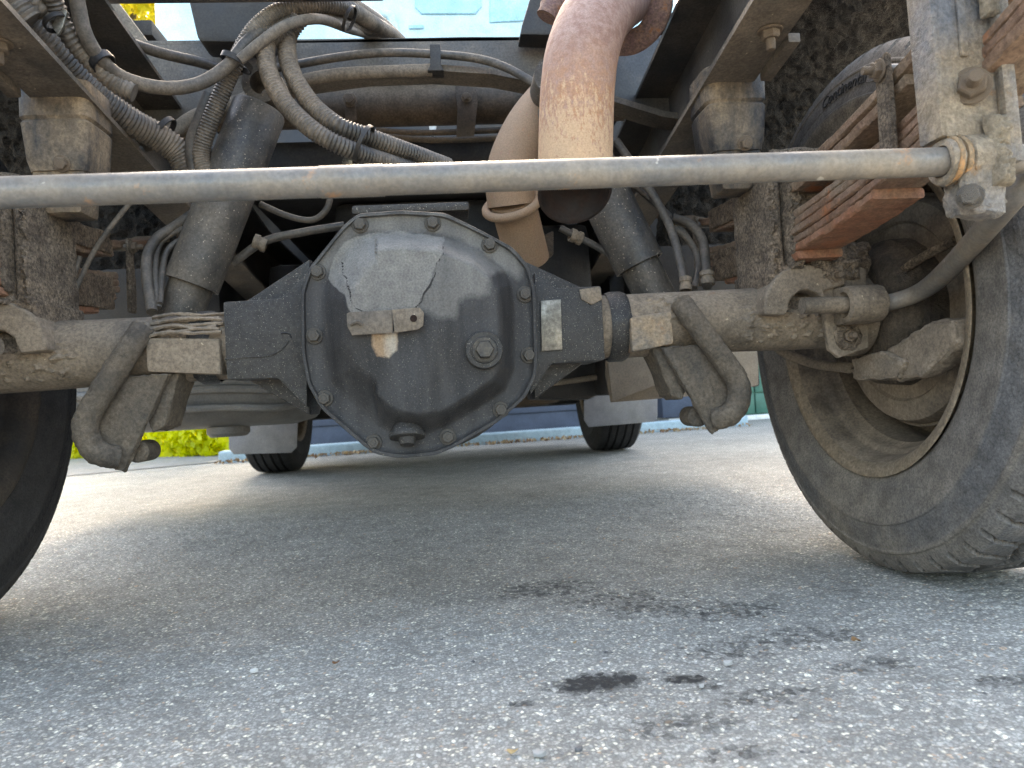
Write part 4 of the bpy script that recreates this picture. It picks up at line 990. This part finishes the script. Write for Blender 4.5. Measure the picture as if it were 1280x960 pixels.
b = B(); b.tube(PT([(684, 22, -.02), (690, 10, -.02), (700, -8, -.01)]), .016, 16, 4, rfun=lambda a, u: 1+.12*math.sin(a*900)); b.build('hanger_rubber', 'flange', ex)
b = B(); b.tube(PT([(742, 62, .30), (706, 105, .24), (668, 150, .20), (646, 190, .19), (637, 225, .19), (640, 256, .20)]), .0405, 32, 8); b.build('exhaust_pipe', 'pipe2', ex)
b = B(); p0, p1 = T(640, 250, .20), T(660, 325, .27); b.tube([p0, p0.lerp(p1, .5), p1], .0385, 28, 4); b.build('exhaust_pipe', 'pipe2', ex)
b = B(); c = T(640, 256, .20); axd = (p1-p0).normalized(); pts = []
x, y, a_ = frame(axd)
b.tube([c+(x*math.cos(t)+y*math.sin(t))*.045 for t in np.linspace(0, 2*math.pi, 33)], .0075, 10, 1, False); b.build('pipe_ring', 'pipe2', ex)
b = B(); b.prism([T(*q, .26) for q in ((676, 296), (692, 288), (692, 318), (680, 322))], (0, .03, 0), .003); b.build('pipe_clip', 'brown', ex)

# ---- hoses and cables
def hose(pts, r, ribbed=True, mt=None, name=None, pitch=.0056, depth=.10):
    b = B()
    if ribbed: b.conduit(PT(pts), r, pitch, depth)
    else: b.tube(PT(pts), r, 14, 8)
    return b.build(name or ('corrugated_hose' if ribbed else 'smooth_hose'), mt or ('plastic' if ribbed else 'hose'), lorry, smooth=60)
hose([(-20, -20, -.10), (30, 25, -.06), (72, 68, -.02), (115, 115, .03), (160, 150, .07), (196, 170, .10), (222, 190, .12), (238, 218, .13)], .0195, pitch=.0056, depth=.07)
hose([(-8, -22, -.12), (14, 8, -.11), (35, 30, -.10)], .022, pitch=.0085)
hose([(28, -20, -.11), (44, 5, -.10), (54, 14, -.09)], .011, pitch=.0065)
hose([(58, -20, -.11), (70, 10, -.09), (80, 34, -.08), (98, 60, -.065), (122, 85, -.05), (146, 106, -.035), (168, 116, -.03)], .0112, pitch=.0065)
hose([(92, -20, -.10), (98, 10, -.09), (106, 42, -.08), (124, 72, -.06), (155, 98, -.03), (205, 110, .0), (250, 104, .03), (285, 82, .05), (310, 52, .06), (338, 32, .08), (380, 18, .10), (424, 26, .15), (455, 36, .26), (480, 43, .38), (505, 60, .55)], .0092, False)
hose([(262, 228, .10), (252, 195, .10), (260, 160, .09), (276, 120, .08), (294, 78, .07), (318, 38, .07), (350, 14, .08), (395, 6, .10), (432, 10, .14), (468, 30, .26), (494, 46, .40), (512, 64, .56)], .0122, pitch=.0046, depth=.07)
hose([(243, 215, .11), (240, 180, .11), (250, 150, .11), (262, 118, .11)], .010, False)
hose([(268, 150, .12), (282, 110, .12), (300, 70, .12), (322, 30, .13), (352, 8, .14), (400, -6, .15), (440, 4, .20), (475, 26, .30), (498, 46, .44), (512, 64, .6)], .0085, pitch=.0046, depth=.07)
hose([(352, 40, .06), (334, 55, .05), (334, 82, .04), (345, 112, .03), (366, 140, .02), (396, 166, .01), (430, 184, .02), (468, 198, .05), (520, 214, .10)], .0122, pitch=.0052)
hose([(374, 24, .07), (360, 45, .07), (360, 75, .06), (372, 105, .05), (394, 135, .04), (424, 158, .03), (462, 172, .05), (500, 186, .08), (560, 208, .14)], .0125, pitch=.0052)
hose([(300, 75, .03), (330, 50, .03), (362, 30, .04), (400, 24, .08), (436, 36, .17), (462, 45, .34), (486, 62, .5)], .0075, False)
hose([(100, 35, .12), (150, 50, .14), (200, 66, .17), (250, 78, .2), (275, 86, .22)], .0085, False, name='cable')
hose([(280, 90, .24), (350, 84, .24), (420, 72, .24), (480, 66, .24), (545, 68, .24), (600, 74, .23), (640, 88, .22), (680, 112, .2)], .0072, False, name='cable')
hose([(212, 168, .20), (245, 145, .22), (290, 130, .24), (340, 112, .25), (420, 94, .25), (540, 88, .25)], .011, False, 'frame_dusty', 'cable')
hose([(100, 400-80, .05), (80, 390, .05), (120, 310, .05), (165, 250, .05)], .0035, False, name='cable').hide_render = False
# ties and clips
def tie(px, py, Y, ax_, r, wd=.006):
    b = B(); b.lathe([(-wd/2, r), (-wd/2, r+.002), (wd/2, r+.002), (wd/2, r)], T(px, py, Y), ax_, 24, closed=True); b.build('cable_tie', 'darkpart', lorry)
tie(455, 180, .03, (.8, 0, -.45), .026); tie(296, 78, .06, (.45, 0, .9), .021, .008); tie(128, 78, -.055, (.6, 0, -.7), .014, .010); tie(437, 24, .13, (.7, 0, -.4), .019, .005); tie(206, 162, .105, (.7, .1, -.6), .019, .008); tie(70, 28, -.09, (.5, 0, -.8), .013)
b = B(); b.prism([T(*q, .232) for q in ((537, 55), (551, 55), (551, 80), (555, 88), (534, 88), (538, 80))], (0, .03, 0), .002); b.build('cable_clip', 'darkpart', lorry)
b = B(); b.prism([T(*q, -.095) for q in ((64, 32), (78, 8), (84, 14), (78, 34), (72, 44))], (0, .004, 0), .001); b.build('foil_wrap', 'plate', lorry)
# hoses dropping to the axle
def mirrored_hose(side):
    L = [([(770, 176, .12), (795, 212, .11), (820, 250, .10), (838, 285, .09), (850, 325, .06), (857, 362, .03)], .0068),
         ([(840, 272, .12), (862, 280, .12), (878, 300, .11), (882, 330, .08), (884, 358, .05)], .0075),
         ([(842, 284, .12), (860, 300, .12), (872, 322, .10), (872, 340, .07), (868, 360, .05)], .0048),
         ([(790, 230, .14), (828, 262, .13), (846, 280, .13), (868, 312, .11), (876, 345, .07)], .005),
         ([(700, 285, .16), (722, 296, .16), (752, 312, .15), (790, 340, .14)], .0055)]
    R_ = [([(240, 268, .12), (215, 285, .12), (196, 298, .11), (184, 320, .09), (184, 350, .07), (190, 390, .04)], .0075),
          ([(230, 285, .12), (206, 298, .12), (196, 315, .11), (194, 345, .08), (198, 385, .05)], .0045),
          ([(232, 295, .12), (210, 312, .11), (203, 340, .09), (200, 380, .05)], .0042),
          ([(290, 330, .16), (330, 302, .16), (380, 290, .16), (430, 282, .17)], .0065),
          ([(325, 255, .18), (360, 270, .18), (390, 275, .18), (408, 262, .18), (414, 240, .18)], .005)]
    for p, r in (L if side > 0 else R_): hose(p, r, False)
mirrored_hose(1); mirrored_hose(-1)
for px, py, Y, s_ in ((884, 348, .055, .011), (720, 296, .16, .011), (325, 304, .16, .012), (857, 355, .03, .009)):
    b = B(); b.lathe([(-.010, s_*.8), (-.010, s_), (-.002, s_), (-.002, s_*.85), (.003, s_*.85), (.003, s_), (.010, s_), (.010, s_*.8)], T(px, py, Y), (.1, .2, 1) if px > 800 else (1, .2, -.4), 10); b.build('hose_fitting', 'axle', lorry)
# pinion housing, drive shaft, pale tags and brackets in the gloom ahead of the axle
b = B(); b.lathe([(.2, .055), (.26, .06), (.27, .035), (1.5, .035), (1.52, .06), (1.6, .06)], (0, 0, .375), (0, 1, .03), 24); b.build('drive_shaft', 'darkpart', lorry)
b = B(); b.prism([T(*q, .62) for q in ((395, 172), (406, 174), (411, 210), (405, 212))], (0, .01, 0), .001); b.build('bracket', 'white_tag', lorry)
b = B(); b.prism([T(*q, .6) for q in ((412, 184), (418, 184), (420, 210), (413, 210))], (0, .01, 0), .001); b.build('bracket', 'plate', lorry)
b = B(); b.prism([T(*q, .56) for q in ((378, 193), (398, 190), (398, 212), (378, 214))], (0, .01, 0), .001); b.build('bracket', 'brown', lorry)
b = B(); b.prism([T(*q, .9) for q in ((536, 154), (546, 154), (543, 170), (538, 170))], (0, .01, 0), .001); b.build('bracket', 'white_tag', lorry)
for px, py in ((437, 196), (462, 204)):
    b = B(); b.box(T(px, py, .55), (.022, .02, .04), Matrix.Rotation(.3, 3, 'Y'), .004); b.build('wiring_plug', 'plate', lorry)
b = B(); b.box((0, 1.0, .80), (.78, .9, .10), None, .02); b.build('gear_tunnel', 'darkpart', lorry)
b = B(); b.box((0, .72, .60), (.42, .10, .30), None, .03); b.box((-.20, .8, .50), (.16, .3, .2), None, .03); b.build('parking_brake_housing', 'darkpart', lorry)
b = B(); b.box((.28, .9, .56), (.22, .4, .26), None, .03); b.build('air_tank', 'darkpart', lorry)
b = B(); b.box((-.28, 1.2, .56), (.30, .5, .22), None, .03); b.build('gearbox', 'darkpart', lorry)

# ---- far under body: tank, boxes, flaps, front axle, cab
tk = empty('fuel_tank', parent=lorry)
b = B(); bm = b.bm; rings = []
for x in (-.98, -.965, -.45, -.40, -.385):
    k = {-.98: .86, -.965: 1, -.45: 1, -.40: .93, -.385: .80}[x]; rg = []
    for i in range(40):
        a = 2*math.pi*i/40; ca, sa = math.cos(a), math.sin(a); e = .6
        rg.append(bm.verts.new((x, 1.28+.26*k*abs(ca)**e*(1 if ca > 0 else -1), .405+.165*k*abs(sa)**e*(1 if sa > 0 else -1))))
    rings.append(rg)
for A, C in zip(rings, rings[1:]):
    for q in range(40): bm.faces.new((A[q], A[(q+1) % 40], C[(q+1) % 40], C[q]))
bm.faces.new(rings[0][::-1]); bm.faces.new(rings[-1]); b.build('tank_shell', 'tank', tk, smooth=50)
for z, th in ((.35, .012), (.30, .010)):
    b = B(); b.tube([(-.97, 1.28-.262, z), (-.6, 1.28-.262, z), (-.44, 1.28-.26, z-.01), (-.39, 1.28-.2, z)], th, 8, 4); b.build('tank_rib', 'tank', tk)
b = B(); b.lathe([(0, .06), (.02, .06), (.03, .05), (.03, 1e-4)], (-.62, 1.2, .245), (0, 0, -1), 24); b.build('drain_boss', 'tank', tk)
bb = empty('battery_box', parent=lorry)
b = B(); b.prism([T(*q, .80) for q in ((756, 380), (948, 380), (948, 481), (905, 492), (764, 503), (757, 470))], (0, .006, 0), .001); b.build('side_panel', 'tan', bb)
b = B(); b.prism([T(*q, .74) for q in ((757, 430), (850, 470), (766, 502))], (0, .03, 0), .001); b.build('fold_panel', 'tan', bb)
b = B(); b.prism([(.46, .85, .27), (.85, .85, .27), (.85, .85, .6), (.46, .85, .6)], (0, .4, 0), .01); b.build('box_body', 'darkpart', bb)
b = B(); b.prism([T(*q, 1.1) for q in ((668, 455), (760, 440), (757, 490), (735, 500), (672, 500))], (0, .3, 0), .012); b.build('air_reservoir', 'darkpart', lorry)
b = B(); b.tube(PT([(665, 480, 1.08), (700, 478, 1.08), (756, 470, 1.08)]), .008, 8, 3); b.build('brake_pipe', 'tan', lorry)
for qs in (((286, 528), (286, 561), (292, 568), (364, 566), (371, 559), (373, 505), (330, 500)), ((730, 480), (730, 525), (736, 534), (820, 527), (822, 520), (822, 480))):
    b = B(); b.prism([T(*q, 2.06) for q in qs], (0, .008, 0), .002); b.build('mud_flap', 'flap', lorry)
b = B(); b.box((0, 2.47, .30), (1.30, .10, .14), None, .03); b.lathe([(-.16, .05), (-.12, .11), (0, .13), (.12, .11), (.16, .05)], (.12, 2.40, .29), (1, 0, 0), 24); b.build('front_axle', 'darkpart', lorry)
b = B(); b.box((0, 2.35, .56), (1.6, 1.7, .12), None, .03); b.build('cab_floor', 'darkpart', lorry)
b = B(); b.tube([(-.5, 1.9, .38), (0, 1.9, .30), (.4, 1.9, .28), (.5, 1.5, .36)], .04, 16, 5); b.build('front_exhaust', 'brown', lorry)
cb = empty('cab', parent=lorry)
b = B(); b.prism([(-.89, 1.50, .62), (.93, 1.50, .62), (.93, 1.50, 2.0), (.86, 1.50, 2.15), (-.82, 1.50, 2.15), (-.89, 1.50, 2.0)], (0, 1.45, 0), .05, 4); b.build('cab_shell', 'paint_blue', cb)
b = B(); b.prism([T(*q, 1.492) for q in ((519, -60), (602, -60), (602, 8), (594, 17), (527, 17), (519, 9))], (0, .02, 0), .004, 3); b.build('rear_window', 'glass', cb)
b = B(); b.prism([T(*q, 1.494) for q in ((612, -60), (664, -60), (664, 12), (655, 26), (612, 28))], (0, .02, 0), .004, 3); b.build('rear_window', 'glass', cb)
b = B(); b.tube(PT([(440, 16, 1.5), (482, 18, 1.5), (490, 24, 1.5), (493, 36, 1.5), (492, 60, 1.5)]), .016, 10, 4); b.build('pressed_rib', 'paint_blue', cb)
b = B(); b.box(T(520, 34, 1.497), (.05, .008, .012), None, .002); b.build('vent_slot', 'glass', cb)
b = B(); b.prism([(-.87, 1.46, .50), (.90, 1.46, .50), (.90, 1.46, 1.40), (-.87, 1.46, 1.40)], (0, .03, 0), .005); b.build('rear_bulkhead', 'darkpart', cb)
for s in (1, -1):
    b = B(); b.prism([(s*.50, .78, .47), (s*.93, .78, .47), (s*.93, .78, .98), (s*.50, .78, .98)], (0, .3, 0), .012); b.build('side_locker', 'darkpart', lorry)
    b = B(); b.prism([(s*.485, .40, 1.00), (s*.95, .40, 1.00), (s*.95, 1.44, 1.00), (s*.485, 1.44, 1.00)], (0, 0, .03), .004); b.build('sky_block_panel', 'darkpart', lorry)  # added panel that keeps sky light off the springs
# ---- inner arch above the right tyre, matted with dirt
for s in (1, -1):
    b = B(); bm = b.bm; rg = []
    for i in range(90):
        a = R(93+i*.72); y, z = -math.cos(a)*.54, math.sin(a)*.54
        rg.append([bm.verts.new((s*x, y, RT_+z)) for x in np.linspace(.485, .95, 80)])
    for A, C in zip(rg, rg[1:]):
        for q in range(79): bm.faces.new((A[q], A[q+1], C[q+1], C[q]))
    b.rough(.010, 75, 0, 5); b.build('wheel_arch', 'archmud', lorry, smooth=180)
# brake gear inside the right rim
bg_ = B(); bg_.prism([TX(*q, .622) for q in ((1060, 462), (1098, 448), (1125, 425), (1160, 402), (1192, 398), (1196, 430), (1170, 455), (1150, 472), (1120, 476), (1068, 474))], (.035, 0, 0), .006); bg_.prism([TX(*q, .612) for q in ((1062, 448), (1100, 440), (1128, 452), (1120, 474), (1068, 476))], (.03, 0, 0), .006); bg_.rough(.0035, 60, 5, 5)
bg_.build('brake_bracket', 'drum', lorry)
b = B(); b.lathe([(0, 1e-4), (0, .074), (.008, .088), (.03, .096), (.034, .104), (.062, .106)], (.632, 0, RT_), (1, 0, 0), 56); b.rough(.0025, 45, 0); b.build('backing_plate', 'hubdirt', lorry)
b = B(); b.tube([TX(1195, 300, .66), TX(1140, 330, .655), TX(1110, 360, .65), TX(1106, 420, .65), TX(1085, 450, .645)], .006, 10, 6); b.rough(.001, 80); b.build('brake_line', 'mud', lorry)
b = B(); b.tube([TX(965, 430, .58), TX(985, 443, .60), TX(1020, 455, .63), TX(1062, 460, .625)], .008, 12, 6); b.build('brake_line', 'axle', lorry)
b = B(); b.box((.60, -.02, .44), (.05, .05, .05), None, .01); b.rough(.01, 40, 6, 4); b.build('mud_lump', 'mud', lorry)
